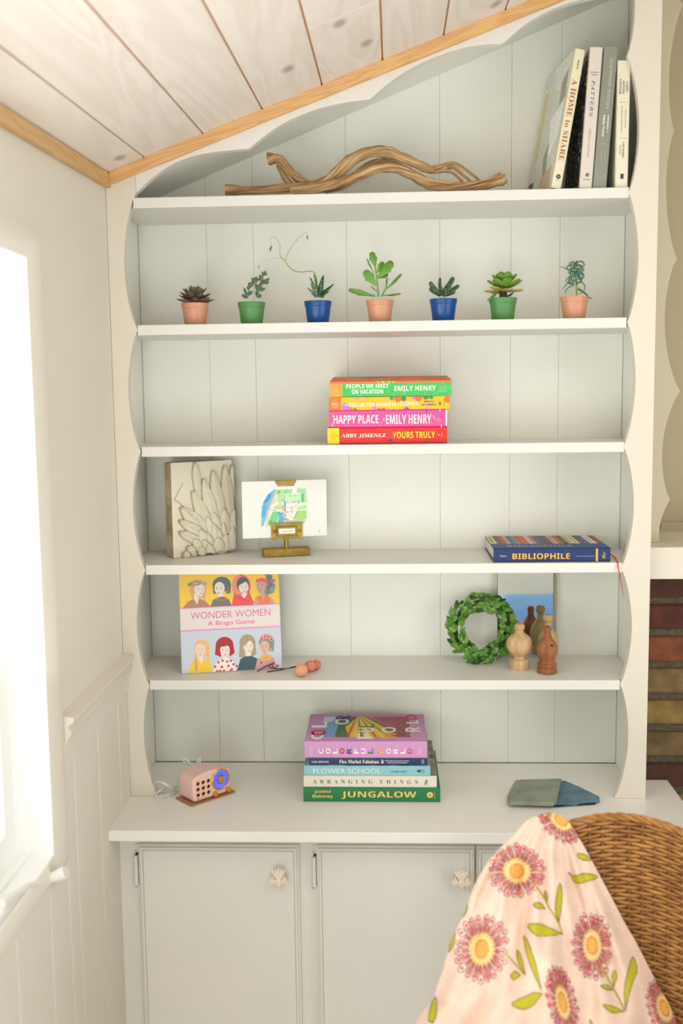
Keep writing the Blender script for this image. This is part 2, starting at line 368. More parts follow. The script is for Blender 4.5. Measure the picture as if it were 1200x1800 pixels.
MB().add([(XW-.1, -3.99, zc(XW-.1, -3.99)+.0035), (2.3, -3.99, zc(2.3, -3.99)+.0035), (2.3, .5, zc(2.3, .5)+.0035), (XW-.1, .5, zc(XW-.1, .5)+.0035),
          (XW-.1, -3.99, zc(XW-.1, -3.99)+.04), (2.3, -3.99, zc(2.3, -3.99)+.04), (2.3, .5, zc(2.3, .5)+.04), (XW-.1, .5, zc(XW-.1, .5)+.04)],
         [(0, 3, 2, 1), (4, 5, 6, 7), (0, 1, 5, 4), (1, 2, 6, 5), (2, 3, 7, 6), (3, 0, 4, 7)]).build('ceiling_backing', bk, ceil, smooth=False)
# pine trims
h = .0235
MB().prism([(XW+.011, zc(XW+.011)-h), (1.0, zc(1.0)-h), (1.0, zc(1.0)-.0005), (XW+.011, zc(XW+.011)-.0005)], -.011, -.0005).build('trim_2', MT['pinetrim'], kind='structure', bevel=.0008, smooth=False)
y0, y1 = -3.9, -.0005
MB().add([(XW+a, y, zc(XW+.005, y)+b) for y in (y0, y1) for (a, b) in ((.0005, -.026), (.011, -.026), (.011, -.001), (.0005, -.001))],
         [(0, 1, 2, 3), (7, 6, 5, 4), (0, 4, 5, 1), (1, 5, 6, 2), (2, 6, 7, 3), (3, 7, 4, 0)]).build('trim_3', MT['pinetrimY'], kind='structure', smooth=False)

# far walls behind the camera and to the right (seen only in the mirror, and bouncing the light)
mb = MB(); mb.box(2.2, 2.3, -4.0, -3.7, 0, 3.1); mb.box(2.2, 2.3, -1.2, .5, 0, 3.1); mb.box(2.2, 2.3, -3.7, -1.2, 2.35, 3.1)
mb.build('wall_right', MT['wall'], kind='structure')
mb = MB()
mb.box(-.64, -.6, -4.0, -3.9, 0, 2.2); mb.box(.10, 2.2, -4.0, -3.9, 0, 3.05); mb.box(-.64, .10, -4.0, -3.9, 2.4, 3.0); mb.box(-.6, -.5, -4.0, -3.9, 0, 2.4)
mb.build('wall_rear', MT['wall'], kind='structure')

# ================================================================== BOOKCASE
bc = empty('built_in_bookcase', (0, .1, ZC), label='white built-in bookcase with scalloped face frame under the sloping ceiling', cat='bookcase')
def B_(o): o.matrix_parent_inverse = bc.matrix_basis.inverted(); return o
def scal(cusps, bulges, n=16, pw=.72):
    out = []
    for (z0, xa), (z1, xb), bl in zip(cusps[:-1], cusps[1:], bulges):
        for k in range(n):
            t = k/n; out.append((xa+(xb-xa)*t+(bl-(xa+xb)/2)*math.sin(PI*t)**pw, z0+(z1-z0)*t))
    out.append((cusps[-1][1], cusps[-1][0])); return out
eL = scal([(ZC, -.475), (1.063, -.4835), (1.300, -.484), (1.537, -.485), (1.774, -.483), (2.034, -.477)], [-.4985, -.5055, -.5045, -.5055, -.5045])
eR = scal([(ZC, .449), (1.066, .457), (1.300, .4545), (1.537, .4555), (1.774, .4585), (2.014, .456), (2.26, .449), (2.46, .442)], [.475, .478, .4775, .476, .477, .474, .462])
stile = [(XW+.0005, ZC)]+eL+[(-.477, zc(-.477)), (XW+.0005, zc(XW))]
B_(MB().prism(stile, 0, .019).build('stile', MT['frame'], bc, bevel=.0008, smooth=False))
stile = [(.512, ZC)]+[(.512, zc(.512)-.0005)]+[(p[0], min(p[1], zc(p[0])-.0005)) for p in eR[::-1]]
B_(MB().prism(stile, 0, .019).build('stile', MT['frame'], bc, bevel=.0008, smooth=False))
rk = spline([(-.4768, 2.033), (-.442, 2.062), (-.397, 2.088), (-.342, 2.103), (-.259, 2.110)], 6)[:-1]+spline([(-.258, 2.110), (-.215, 2.141), (-.175, 2.162), (-.124, 2.180), (-.07, 2.190), (-.029, 2.194)], 6)[:-1] + \
    spline([(-.028, 2.194), (.016, 2.228), (.069, 2.257), (.133, 2.279), (.185, 2.287), (.219, 2.287)], 6)[:-1]+spline([(.22, 2.288), (.27, 2.326), (.326, 2.352), (.39, 2.366), (.4418, 2.368)], 6)
rk = [tuple(p) for p in rk]
B_(MB().prism(rk+[(.4418, zc(.4418)-.001), (-.4768, zc(-.4768)-.001)], 0, .019).build('valance', MT['white'], bc, bevel=.0008, smooth=False))
SZ = [2.024, 1.783, 1.546, 1.310, 1.074]
for i, z in enumerate(SZ):
    xl, xr = -.4835, .4575
    poly = [(xl, .0015), (xr, .0015), (xr, .0192), (.497, .0192), (.497, .2), (-.524, .2), (-.524, .0192), (xl, .0192)]
    B_(MB().prism(poly, z-.0195, z, 'z').build('shelf', MT['white'], bc, bevel=.0009, smooth=False))
B_(MB().prism([(-.535, ZC), (-.524, ZC), (-.524, zc(-.524)-.002), (-.535, zc(-.535)-.002)], .0192, .213).build('side_panel', MT['board'], bc, smooth=False))
B_(MB().prism([(.497, ZC), (.512, ZC), (.512, zc(.512)-.002), (.497, zc(.497)-.002)], .0192, .213).build('side_panel', MT['board'], bc, smooth=False))
bx = [-.5235, -.378, -.279, -.082, .1135, .2615, .363, .4965]
def zs(x): return 2.250+.395*x
for a, b in zip(bx[:-1], bx[1:]):
    a += .0001; b -= .0001
    B_(MB().prism([(a, ZC+.0005), (b, ZC+.0005), (b, zs(b)+.004), (a, zs(a)+.004)], .2003, .212).build('board', MT['board'], bc, bevel=.0012, smooth=False))
B_(MB().prism([(-.5235, zs(-.5235)), (.4965, zs(.4965)), (.4965, zs(.4965)+.004), (-.5235, zs(-.5235)+.004)], .0193, .2).build('soffit', MT['board'], bc, smooth=False))
MB().box(XW-.05, .511, .2135, .30, 0, 2.6).build('wall_back', MT['board'], kind='structure')

# countertop and cabinet
MB().prism([(XW+.001, -.168), (.583, -.168), (.583, .104), (.5125, .104), (.5125, .1995), (XW+.001, .1995)], ZC-.021, ZC-.0002, 'z').build(
    'countertop', MT['counter'], bevel=.0015, smooth=False, label='long white painted countertop below the bookcase shelves', cat='countertop')
cab = empty('base_cabinet', (0, 0, .0), label='white painted base cabinet with lipped doors under the countertop', cat='cabinet')
MB().box(XW+.002, .575, -.097, .10, .0, ZC-.0215).build('carcass', MT['white'], cab, bevel=.001)
kn = mat('cream_porcelain', (246, 232, 214), .3, rgb2=(226, 190, 158), vscale=160, contrast=(.2, .5))
iron = mat('rusty_hinge_gap', (62, 48, 42), .7)
def knob(par, x, z):
    m = MB()
    def petal(cx, cz, ang, L, W_, T):
        n0 = len(m.v); m.ball((0, 0, 0), 1, 10, 8)
        ca, sa = math.cos(ang), math.sin(ang)
        for i in range(n0, len(m.v)):
            px, py, pz = m.v[i]; px *= W_; pz *= L; py *= T
            m.v[i] = (cx+px*ca+pz*sa, py, cz-px*sa+pz*ca)
    for k in range(-2, 3): petal(k*.0030, .0075+.001*(2-abs(k)), k*.26, .0125, .0036, .006)
    for s in (-1, 1):
        for j in range(3): petal(s*(.0085+j*.0025), -.002-j*.0028, s*(.34+j*.22), .0095-.001*j, .0028, .0055)
    petal(0, -.006, 0, .011, .007, .006); petal(.0005, -.0185, .06, .006, .0022, .0035)
    k_ = m.build('knob', kn, par, loc=(x, -.1275, z))
    MB().tube([(x, -.122, z), (x, -.110, z)], .004, 10).build('knob_stem', kn, k_).matrix_parent_inverse = Matrix.Translation((-x, .1275, -z))
def hinge(par, x, z):
    m = MB(); m.tube([(x, -.1035, z+.024), (x, -.1035, z-.036)], .0041, 12)
    h_ = m.build('hinge', MT['white'], par)
    pts = [(x+.0065*math.cos(a), z+.034+.012*math.sin(a)) for a in np.linspace(0, PI, 9)]
    MB().prism([(x+.0065, z+.020)]+pts+[(x-.0065, z+.020)], -.0992, -.0971).build('hinge_leaf', MT['white'], h_, smooth=False)
    pts = [(x+.0055*math.cos(a), z-.036+.008*math.sin(a)) for a in np.linspace(PI, 2*PI, 9)]
    MB().prism([(x+.0055, z-.032), (x-.0055, z-.032)][::-1]+pts, -.0992, -.0971).build('hinge_leaf', MT['white'], h_, smooth=False)
    MB().box(x-.001, x+.0045, -.1015, -.098, z+.0245, z+.029).build('hinge_pin', iron, h_)
    MB().tube([(x-.001, -.0998, z+.033), (x-.001, -.0990, z+.033)], .0011, 8).build('screw', iron, h_)
doors = [(-.492, -.177), (-.1425, .1625), (.1655, .470)]
for i, (a, b) in enumerate(doors):
    z0_, z1_ = .12, .776
    lv = [(0, -.0975), (0, -.1035), (.0012, -.1045), (.0035, -.1045), (.0042, -.1085), (.0050, -.110), (.0085, -.110), (.0094, -.1080), (.0105, -.1105), (.0120, -.1110)]
    vs = []; fs = []
    for d, y in lv: vs += [(a+d, y, z0_+d), (b-d, y, z0_+d), (b-d, y, z1_-d), (a+d, y, z1_-d)]
    for j in range(len(lv)-1):
        for k in range(4): fs.append((j*4+k, j*4+(k+1) % 4, j*4+4+(k+1) % 4, j*4+4+k))
    n = len(lv)*4; fs.append((n-4, n-3, n-2, n-1))
    d_ = MB().add(vs, fs).build('door', MT['white'], cab, smooth=False)
    if i < 2: knob(d_, (b-.038) if i == 0 else (b-.0275), .719); hinge(d_, a-.0055, .728); hinge(d_, a-.0055, .22)
    else: knob(d_, a+.038, .719)

# ================================================================== FIREPLACE SIDE
ZM0, ZM1 = 1.2735, 1.337
MB().box(.5125, 2.15, .02, .27, ZM0, ZM1).build('mantel_shelf', MT['frame'], bevel=.0015, label='thick white mantel shelf to the right of the bookcase', cat='mantel')
e = scal([(1.3372, .552), (1.425, .571), (1.642, .5855), (1.902, .573), (2.145, .562), (2.378, .573), (2.43, .565)], [.553, .553, .552, .549, .550, .562])
poly = [(.5125, 1.3372)]+e+[(.5125, 2.43)]
e[0] = (.5525, 1.3372)
MB().prism(poly, .086, .104).build('scalloped_panel', MT['niche_panel'], smooth=False, bevel=.0008, label='narrow white scalloped panel standing on the mantel', cat='panel')
MB().box(.5127, 2.15, .2705, .30, 1.337, 3.0).build('wall_chimney', MT['niche'], kind='structure')
MB().box(.60, 2.15, .262, .2703, 1.3372, 1.357).build('baseboard_chimney', MT['niche'], kind='structure')
bw = MB().box(.5127, 2.15, .1165, .26, 0, ZM0-.0005).build('wall_brick', MT['mortar'], kind='structure')
bcol = [(92, 56, 42), (98, 52, 38), (142, 80, 50), (140, 114, 72), (156, 126, 70), (126, 102, 66), (84, 50, 36), (110, 64, 44)]
bm_ = []
for i, c in enumerate(bcol): bm_.append(mat('brick_face', c, .9, bump=1, bscale=300, rgb2=[int(v*.74) for v in c], vscale=26, contrast=(.3, .7)))
for i in range(18):
    zt = ZM0-.001-i*.0678
    if zt < .06: break
    xs = .645 if i % 2 == 0 else .53
    x = xs-.2
    while x < 2.1:
        a = max(x+.006, .514); b = min(x+.2-.006, 2.149)
        if b > a+.01:
            j = random.uniform(-.0015, .0015)
            nb = 6; vs = []
            m = MB(); m.box(a, b, .105+j, .1164, zt-.052+random.uniform(-.001, .001), zt-random.uniform(0, .0012))
            m.build('brick', bm_[i] if i < 7 and x < .62 else random.choice(bm_), bw, bevel=.0045)
        x += .2

# ================================================================== BOOKS
def book(name, loc, rot, L, W, T, cov, x0=0, hard=True, pages=None, lean_art=None, boards=None, **k):
    r = empty(name, loc, rot, **k); t = .0022 if hard else .0006; ov = .003 if hard else 0
    rr = .0016 if hard else .0008
    prof = [(W, 0), (rr*1.2, 0), (.0003, rr), (-.0004, T*.5), (.0003, T-rr), (rr*1.2, T), (W, T), (W, T-t), (t*1.4, T-t), (t*1.2, t), (W, t)]
    MB().prism(prof, x0, x0+L, 'x').build('cover', cov, r, ang=28)
    MB().box(x0+ov, x0+L-ov, t*1.2, W-ov, t+.0001, T-t-.0001).build('pages', MT['pages'], r, smooth=False)
    return r
def spine_rect(par, x0, x1, z0, z1, rgb, d=-.0007, name='spine_print', mt=None):
    m = MB(); m.box(x0, x1, d, d+.0002, z0, z1); return m.build(name, mt or ink(rgb), par, smooth=False)
def cov_mat(n, rgb, rough=.45): return mat(n, rgb, rough, bump=.1, bscale=300)
WHT = (244, 240, 228)
# --- novels (third shelf)
YN = .022; nz = [1.5463, 1.5795, 1.6135, 1.6405]
g_ = 'bright novels stacked on the third shelf'
# yours-truly: red
def nv_x(px, y=760): return gY(px, y, YN).x
b = book('book', (nv_x(575), YN, 1.5463), (0, 0, .012), .236, .152, .0325, cov_mat('red_cover', (222, 40, 34)), label='red book with a yellow left end, bottom of the bright stack', cat='book', group=g_)
spine_rect(b, .0004, .0235, .0006, .0319, (246, 214, 30))
letter(b, 'ABBY JIMENEZ', (.0285, .115, .0125, .0205), 'xz', -.0009, ink(WHT), bold=.012, kind='serif')
letter(b, 'YOURS TRULY', (.1285, .212, .0105, .0235), 'xz', -.0009, ink((250, 222, 40)), bold=.03, kind='sans')
MB().ball((.1235, -.0008, .014), .0055, 8, 6).build('lettering', ink((90, 78, 110)), b).scale = (1, .05, .5)
m = MB()
for a in np.linspace(0, 2*PI, 16): m.tube([(.012+.0065*math.cos(a), -.0009, .0165+.0065*math.sin(a)), (.012+.0065*math.cos(a+.4), -.0009, .0165+.0065*math.sin(a+.4))], .0004, 4)
for zz in (.0145, .0165, .0185): m.tube([(.0075, -.0009, zz), (.0165, -.0009, zz)], .00045, 4)
emb = m.mesh('emblem', ink((226, 170, 30)))
link('emblem', emb, b)
m = MB(); m.tube([(.2165, -.0009, .0185), (.2205, -.0009, .0145), (.2215, -.0009, .0185), (.2185, -.0009, .0155)], .0005, 4); m.tube([(.225, -.0009, .012), (.225, -.0009, .021)], .0004, 4)
m.build('emblem', ink(WHT), b)
# pink
b = book('book', (nv_x(578.3), YN, 1.5792), (0, 0, -.004), .2315, .150, .0335, cov_mat('pink_cover', (240, 76, 156)), label='hot pink book with tall white lettering, second from bottom of the bright stack', cat='book', group=g_)
letter(b, 'HAPPY PLACE', (.0090, .0975, .0075, .0245), 'xz', -.0009, ink(WHT), bold=.035, kind='sans')
letter(b, 'EMILY HENRY', (.1120, .2010, .0060, .0240), 'xz', -.0009, ink(WHT), bold=.035, kind='sans')
for (x, z, c) in ((.0065, .024, (250, 190, 60)), (.0048, .015, (110, 150, 220)), (.0065, .005, WHT), (.0545, .026, (250, 190, 60)), (.0525, .008, (90, 150, 220)), (.1035, .024, (110, 150, 220)), (.1020, .006, (250, 190, 60)), (.1075, .015, WHT), (.1545, .024, (250, 190, 60)), (.1525, .007, (110, 150, 220)), (.1915, .031, (70, 90, 200)), (.2015, .007, (250, 190, 60)), (.2055, .018, WHT), (.2105, .026, (110, 140, 230)), (.2175, .0325, WHT), (.220, .001, WHT)):
    m = MB(); m.tube([(x, -.0009, z-.0032), (x+.0006, -.0009, z), (x-.0003, -.0009, z+.0032)], .0008, 5); m.build('spine_print', ink(c), b)
spine_rect(b, .2085, .2215, .0105, .0175, (246, 120, 130), d=-.0008)
spine_rect(b, .2290, .2314, .0006, .0328, WHT)
# clover: yellow
b = book('book', (nv_x(578.6), YN, 1.6130), (0, 0, .003), .2362, .152, .0255, cov_mat('yellow_cover', (250, 190, 32)), label='yellow book with white title and printed flowers, second from top of the bright stack', cat='book', group=g_)
cv = Canvas(720, 78, (250, 190, 32), 0, 0, .236, .0245)
cv.poly([(0, 0), (.024, 0), (.024, .03), (0, .03)], (240, 122, 40))
for (x, y, r, c) in ((.033, .0185, .0085, (196, 120, 200)), (.044, .024, .005, (250, 120, 60)), (.051, .025, .0045, (30, 150, 90)), (.123, .003, .004, (60, 160, 70)), (.135, .003, .0075, (246, 116, 50)), (.1465, .004, .0055, (20, 150, 100)), (.168, .002, .005, (240, 120, 190)), (.176, .003, .007, (246, 116, 50)), (.190, .001, .006, (40, 150, 70)), (.2005, .002, .004, (40, 150, 70)), (.234, .006, .008, (246, 116, 50)), (.098, .026, .005, (240, 80, 60)), (.107, .0255, .005, (240, 80, 60)), (.089, .0215, .0045, (230, 120, 190)), (.152, .025, .006, (170, 90, 170)), (.092, .025, .004, (236, 120, 190))):
    cv.ell(x, y, r, r*.9, c)
for k in range(26): cv.ell(.048+.0014*(k % 13)*1.9+.001*math.sin(k), .001+.003*(k//13)+.0012*math.cos(k*2.1), .0009, .0009, (206, 130, 190))
for k in range(16): cv.ell(.186+.0022*(k % 8), .0205+.0026*(k//8), .0009, .0009, (206, 130, 190))
print_panel(b, 'spine_print', cv, (.0001, -.0007, .0252), (.2360, 0, 0), (0, 0, -.0249))
letter(b, 'COLLECTED REGRETS', (.0385, .1320, .0070, .0140), 'xz', -.0010, ink(WHT), bold=.035, kind='sans')
letter(b, 'THE', (.0305, .0375, .0085, .0115), 'xz', -.0010, ink(WHT), bold=.03)
letter(b, 'of', (.1335, .1390, .0095, .0130), 'xz', -.0010, ink(WHT), bold=.03)
letter(b, 'CLOVER', (.1400, .1755, .0080, .0150), 'xz', -.0010, ink(WHT), bold=.035, kind='sans')
letter(b, 'MIKKI', (.1870, .2065, .0135, .0170), 'xz', -.0010, ink((40, 60, 110)), bold=.012)
letter(b, 'BRAMMER', (.1820, .2105, .0075, .0110), 'xz', -.0010, ink((40, 60, 110)), bold=.012)
m = MB()
for q in ((.2155, .0095), (.2180, .0095), (.2155, .0130), (.2180, .0130)): m.tube([(q[0], -.001, q[1]-.0016), (q[0]+.0014, -.001, q[1]), (q[0], -.001, q[1]+.0016)], .0006, 4)
m.tube([(.2255, -.001, .005), (.2255, -.001, .020)], .0003, 4)
m.build('emblem', ink((30, 30, 40)), b)
ee = link('emblem', MB().mesh('e'), b) if 0 else link('emblem', emb.copy(), b); ee.data.materials[0] = ink(WHT); ee.location = (0, -.0004, -.0045)
# green + orange wedge book
WT = .158
b = book('book', (nv_x(581), YN, 1.6392), (.070, 0, .004), .2375, WT, .0305, cov_mat('orange_cover', (232, 116, 64)), hard=False, label='green and orange book with a lifted cover, topmost of the bright stack', cat='book', group=g_)
cv = Canvas(700, 95, (64, 190, 92), 0, 0, .2375, .030)
for k in range(17):
    cx = .035+k*.0125; cy = .003+.026*((k*7) % 5)/5
    for j in range(7): cv.line([(cx, cy+.001*j), (cx+.011*math.cos(j*.45-1.2+k), cy+.011*math.sin(j*.45-1.2+k))], .0004, (110, 212, 120))
cv.poly([(0, 0), (.024, 0), (.024, .03), (0, .03)], (238, 160, 60)); cv.poly([(0, 0), (.2375, 0), (.2375, .0042), (0, .0042)], (230, 112, 66))
for k in range(14):
    a = k*.5; cv.poly([(.094+.014*(k % 7)/3, .0042), (.094+.014*(k % 7)/3+.004*math.cos(a), -.001), (.098+.014*(k % 7)/3, .0042)], ((80, 180, 70), (240, 200, 60))[k % 2])
print_panel(b, 'spine_print', cv, (.0001, -.0007, .0302), (.2373, 0, 0), (0, 0, -.0298))
letter(b, 'PEOPLE WE MEET', (.0315, .1145, .0165, .0245), 'xz', -.0010, ink(WHT), bold=.045, kind='sans')
letter(b, 'ON VACATION', (.0425, .1040, .0055, .0142), 'xz', -.0010, ink(WHT), bold=.045, kind='sans')
letter(b, 'EMILY HENRY', (.1260, .2070, .0105, .0200), 'xz', -.0010, ink(WHT), bold=.04, kind='sans')
m = MB()
for k in range(5): m.box(.2135, .2275, -.0011, -.0009, .0070+.0028*k, .0078+.0028*k)
for k in range(5): m.box(.2135+.0032*k, .2143+.0032*k, -.0011, -.0009, .0070, .0190)
m.build('emblem', ink((150, 214, 140)), b, smooth=False)
ee = link('emblem', emb.copy(), b); ee.data.materials[0] = ink((250, 226, 150)); ee.location = (0, -.0004, -.0035)
cv = Canvas(420, 260, (232, 112, 62), 0, 0, 1, 1)
for (cx, cy) in ((.28, .25), (.45, .9), (.8, .25), (.93, .1), (.38, .1)):
    for j in range(9):
        a = -.6+j*.55; cv.poly([(cx, cy), (cx+.055*math.cos(a)-.01, cy+.35*math.sin(a)), (cx+.09*math.cos(a), cy+.5*math.sin(a)), (cx+.055*math.cos(a)+.02, cy+.3*math.sin(a))], (86, 158, 66))
for (x0_, x1_) in ((.13, .30), (.35, .52), (.60, .76)): cv.poly([(x0_, .5), (x1_, .5), (x1_+.01, .85), (x0_-.01, .85)], (240, 150, 120), .8)
print_panel(b, 'cover_print', cv, (.0005, WT-.001, .0308), (.2365, 0, 0), (0, -(WT-.003), 0))

# --- counter stack
g_ = 'large books stacked on the countertop'
YS = -.024; zs_ = [ZC, .8605, .8850, .9085, .9250]
b = book('book', (-.1732, YS, ZC+.0002), (0, 0, 0), .274, .218, .0292, cov_mat('green_cover', (28, 122, 72)), label='dark green book with big gold lettering, bottom of the large stack', cat='book', group=g_)
gl = ink((240, 204, 110), .35)
letter(b, 'Justina', (.0220, .0550, .0175, .0250), 'xz', -.0009, gl, bold=.03, kind='sans'); letter(b, 'Blakeney', (.0185, .0590, .0065, .0155), 'xz', -.0009, gl, bold=.03, kind='sans')
letter(b, 'JUNGALOW', (.0765, .2265, .0065, .0225), 'xz', -.0009, gl, bold=.055, kind='sans')
def ring_disc(par, x, z, r, mt, d=-.0009, name='emblem'):
    m = MB(); m.prism([(x+r*math.cos(a), z+r*math.sin(a)) for a in np.linspace(0, 2*PI, 25)[:-1]], d, d+.0002); return m.build(name, mt, par, smooth=False)
ring_disc(b, .2535, .0155, .0062, gl); letter(b, 'A', (.2510, .2560, .0125, .0185), 'xz', -.0011, ink((28, 122, 72)), bold=.02); letter(b, 'ABRAMS', (.2615, .2635, .008, .022), 'xz', -.0009, gl, rot=90)
b = book('book', (-.1722, YS+.001, .8607), (0, 0, 0), .266, .214, .0242, cov_mat('cream_cover', (226, 220, 204)), label='cream book with thin spaced grey lettering, second from bottom of the large stack', cat='book', group=g_)
dg = ink((84, 80, 72))
letter(b, 'ARRANGING', (.0185, .1380, .0085, .0165), 'xz', -.0009, dg, bold=-.012, space=2.1, kind='serif'); letter(b, 'THINGS', (.1520, .2280, .0085, .0165), 'xz', -.0009, dg, bold=-.012, space=2.1, kind='serif'); letter(b, 'R', (.2410, .2480, .0065, .0165), 'xz', -.0009, dg, shear=.4)
def cover_top(b, L, W, T, bg, fn, n=(420, 380)):
    cv = Canvas(n[0], n[1], bg, 0, 0, 1, 1); fn(cv); print_panel(b, 'cover_print', cv, (.0006, W-.0006, T+.0003), (L-.0012, 0, 0), (0, -(W-.003), 0))
def arr(cv):
    cv.noise(14, 12)
    for k in range(40): cv.ell(random.random(), random.random(), .05, .05, random.choice([(70, 90, 70), (160, 90, 80), (120, 110, 96), (60, 60, 56), (190, 160, 130)]), 0, .8)
cover_top(b, .266, .214, .0242, (150, 134, 112), arr, (220, 160))
b = book('book', (-.1712, YS, .8852), (0, 0, 0), .2525, .200, .0205, cov_mat('pale_blue_cover', (140, 196, 204)), label='pale blue book with thin white lettering, middle of the large stack', cat='book', group=g_)
letter(b, 'FLOWER SCHOOL', (.0185, .1540, .0050, .0155), 'xz', -.0009, ink(WHT), bold=-.004)
letter(b, 'CALVERT CRARY', (.1730, .2050, .0080, .0110), 'xz', -.0009, ink((50, 80, 90)), bold=.01)
MB().prism([(.226, .0105), (.230, .0075), (.234, .0115), (.2335, .0135), (.229, .0125), (.2265, .0135)], -.0010, -.0008).build('emblem', ink((30, 40, 50)), b, smooth=False)
letter(b, 'BD', (.2355, .2400, .0045, .0140), 'xz', -.0009, ink((110, 160, 168)), rot=90)
def flo(cv):
    cv.poly([(.02, 0), (.83, 0), (.83, 1), (.02, 1)], (190, 178, 160))
    for k in range(150):
        x = .22+.6*random.random(); y = random.random()**.6; c = random.choice([(214, 80, 110), (240, 150, 130), (236, 228, 214), (90, 140, 50), (236, 120, 140), (60, 90, 46), (230, 220, 200)]); cv.ell(x, y, .05, .05*1.2, c)
        cv.ell(x, y, .02, .025, [v*.8 for v in c])
cover_top(b, .2525, .200, .0205, (120, 160, 160), flo, (260, 220))
b = book('book', (-.1612, YS+.004, .9059), (0, 0, 0), .2365, .188, .0160, cov_mat('navy_cover', (20, 52, 98)), hard=False, label='slim navy book with white lettering, second from top of the large stack', cat='book', group=g_)
letter(b, 'LARA SPENCER', (.0055, .0395, .0050, .0090), 'xz', -.0009, ink(WHT), bold=.03, kind='serif'); letter(b, 'Flea Market Fabulous', (.0605, .1400, .0040, .0115), 'xz', -.0009, ink(WHT), bold=.03, kind='serif')
letter(b, 'DESIGNING GORGEOUS ROOMS', (.1530, .2000, .0085, .0105), 'xz', -.0009, ink(WHT), kind='sans'); letter(b, 'WITH VINTAGE TREASURES', (.1570, .1960, .0045, .0065), 'xz', -.0009, ink(WHT), kind='sans')
m = MB(); m.tube(spline([(.1445, -.001, .0045), (.1480, -.001, .0075), (.1450, -.001, .0095), (.1470, -.001, .0125)], 4), .0007, 5); m.tube(spline([(.1440, -.001, .0055), (.1480, -.001, .0050), (.1490, -.001, .0105)], 4), .0006, 5); m.build('emblem', ink(WHT), b)
letter(b, 'STC', (.2250, .2300, .0035, .0125), 'xz', -.0009, ink(WHT), rot=90)
CT = .0197
b = book('book', (-.1692, YS-.001, .9221+.0175*0), (0, 0, .004), .2440, .176, .0345, cov_mat('lilac_cover', (208, 150, 198)), label='lilac book with multicoloured letters and a photo cover, topmost of the large stack', cat='book', group=g_)
cl = [('C', WHT), ('O', WHT), ('L', WHT), ('O', (200, 40, 50)), ('R', (70, 50, 120)), ('F', WHT), ('U', WHT), ('L', (40, 140, 80)), ('W', (246, 190, 50)), ('O', WHT), ('R', WHT), ('L', WHT), ('D', (226, 70, 140))]
pxs = [195, 251, 306, 360, 416, 472, 527, 583, 665, 724, 778, 834, 888]
for (ch, c), p in zip(cl, pxs):
    x = (p-70)/4.444*1.1345e-3+.0008; letter(b, ch, (x-.0048, x+.0048, .0095, .0205), 'xz', -.0010, ink(c), rot=-90, kind='sans')
letter(b, 'CORA', (.0095, .0118, .0065, .0245), 'xz', -.0010, ink(WHT), rot=-90); letter(b, 'HILTS', (.0135, .0158, .0055, .0250), 'xz', -.0010, ink(WHT), rot=-90)
letter(b, 'R', (.2250, .2340, .0070, .0200), 'xz', -.0010, ink((236, 190, 220)), shear=.5)
def cwf(cv):
    X0, X1, Y0, Y1 = .122, .868, .10, .87
    cv.poly([(X0, Y0), (X1, Y0), (X1, Y1), (X0, Y1)], (96, 120, 70))
    cv.poly([(X0, Y0), (.27, Y0), (.25, Y1), (X0, Y1)], (120, 170, 210)); cv.poly([(X0, .1), (.25, .1), (.2, .3), (X0, .35)], (200, 220, 232))
    cv.poly([(.27, Y0), (.45, Y0), (.33, .5), (.24, Y1)], (76, 110, 70))
    cv.poly([(.42, Y0), (.48, Y0), (.65, .5), (.72, Y1), (.36, Y1), (.32, .5)], (226, 200, 60))
    for k in range(7): cv.poly([(.40+.012*k, .2), (.408+.012*k, .2), (.36+.06*k, Y1), (.335+.06*k, Y1)], ((210, 90, 70), (240, 216, 110), (150, 130, 90), (236, 232, 220))[k % 4])
    cv.poly([(.50, Y0), (X1, Y0), (X1, Y1), (.72, Y1), (.66, .5)], (160, 80, 96))
    for k in range(16): cv.line([(.50, Y0), (X1, .12+.05*k)], .004, (206, 130, 130))
    for k in range(120): cv.ell(.70+.165*random.random(), .5+.36*random.random(), .008, .012, random.choice([(196, 70, 110), (90, 60, 50), (120, 130, 60)]))
    cv.noise(9, 3)
cover_top(b, .2440, .176, .0345, (206, 148, 196), cwf, (560, 420))
def cl_letter(ch, c, px0, px1, py0, py1, rot=0):
    p = [gZ(x_, y_, .9571) for x_ in (px0, px1) for y_ in (py0, py1)]
    xa = (p[0].x+p[1].x)/2+.1692; xb = (p[2].x+p[3].x)/2+.1692; ya = p[1].y-YS; yb = p[0].y-YS
    letter(b, ch, (xa, xb, ya, yb), 'xy', .0352, ink(c), rot=-90, kind='sans')
def q(x, y): return 520+x/4.444, 1240+y/4.444
for ch, c, xa, xb, ya, yb in (('C', WHT, 118, 215, 212, 265), ('O', (200, 40, 50), 116, 238, 190, 230), ('L', WHT, 130, 245, 122, 172), ('O', WHT, 308, 415, 103, 148), ('R', (60, 50, 110), 315, 425, 76, 108), ('F', WHT, 480, 600, 215, 262), ('U', WHT, 490, 610, 172, 206), ('L', (40, 140, 80), 500, 610, 144, 172), ('W', (246, 180, 40), 680, 785, 212, 262), ('O', WHT, 668, 782, 170, 212), ('R', WHT, 855, 970, 168, 205), ('L', WHT, 860, 958, 112, 142), ('D', (214, 60, 90), 850, 950, 75, 112)):
    (a0_, b0_), (a1_, b1_) = q(xa, ya), q(xb, yb); cl_letter(ch, c, a0_, a1_, b0_, b1_)

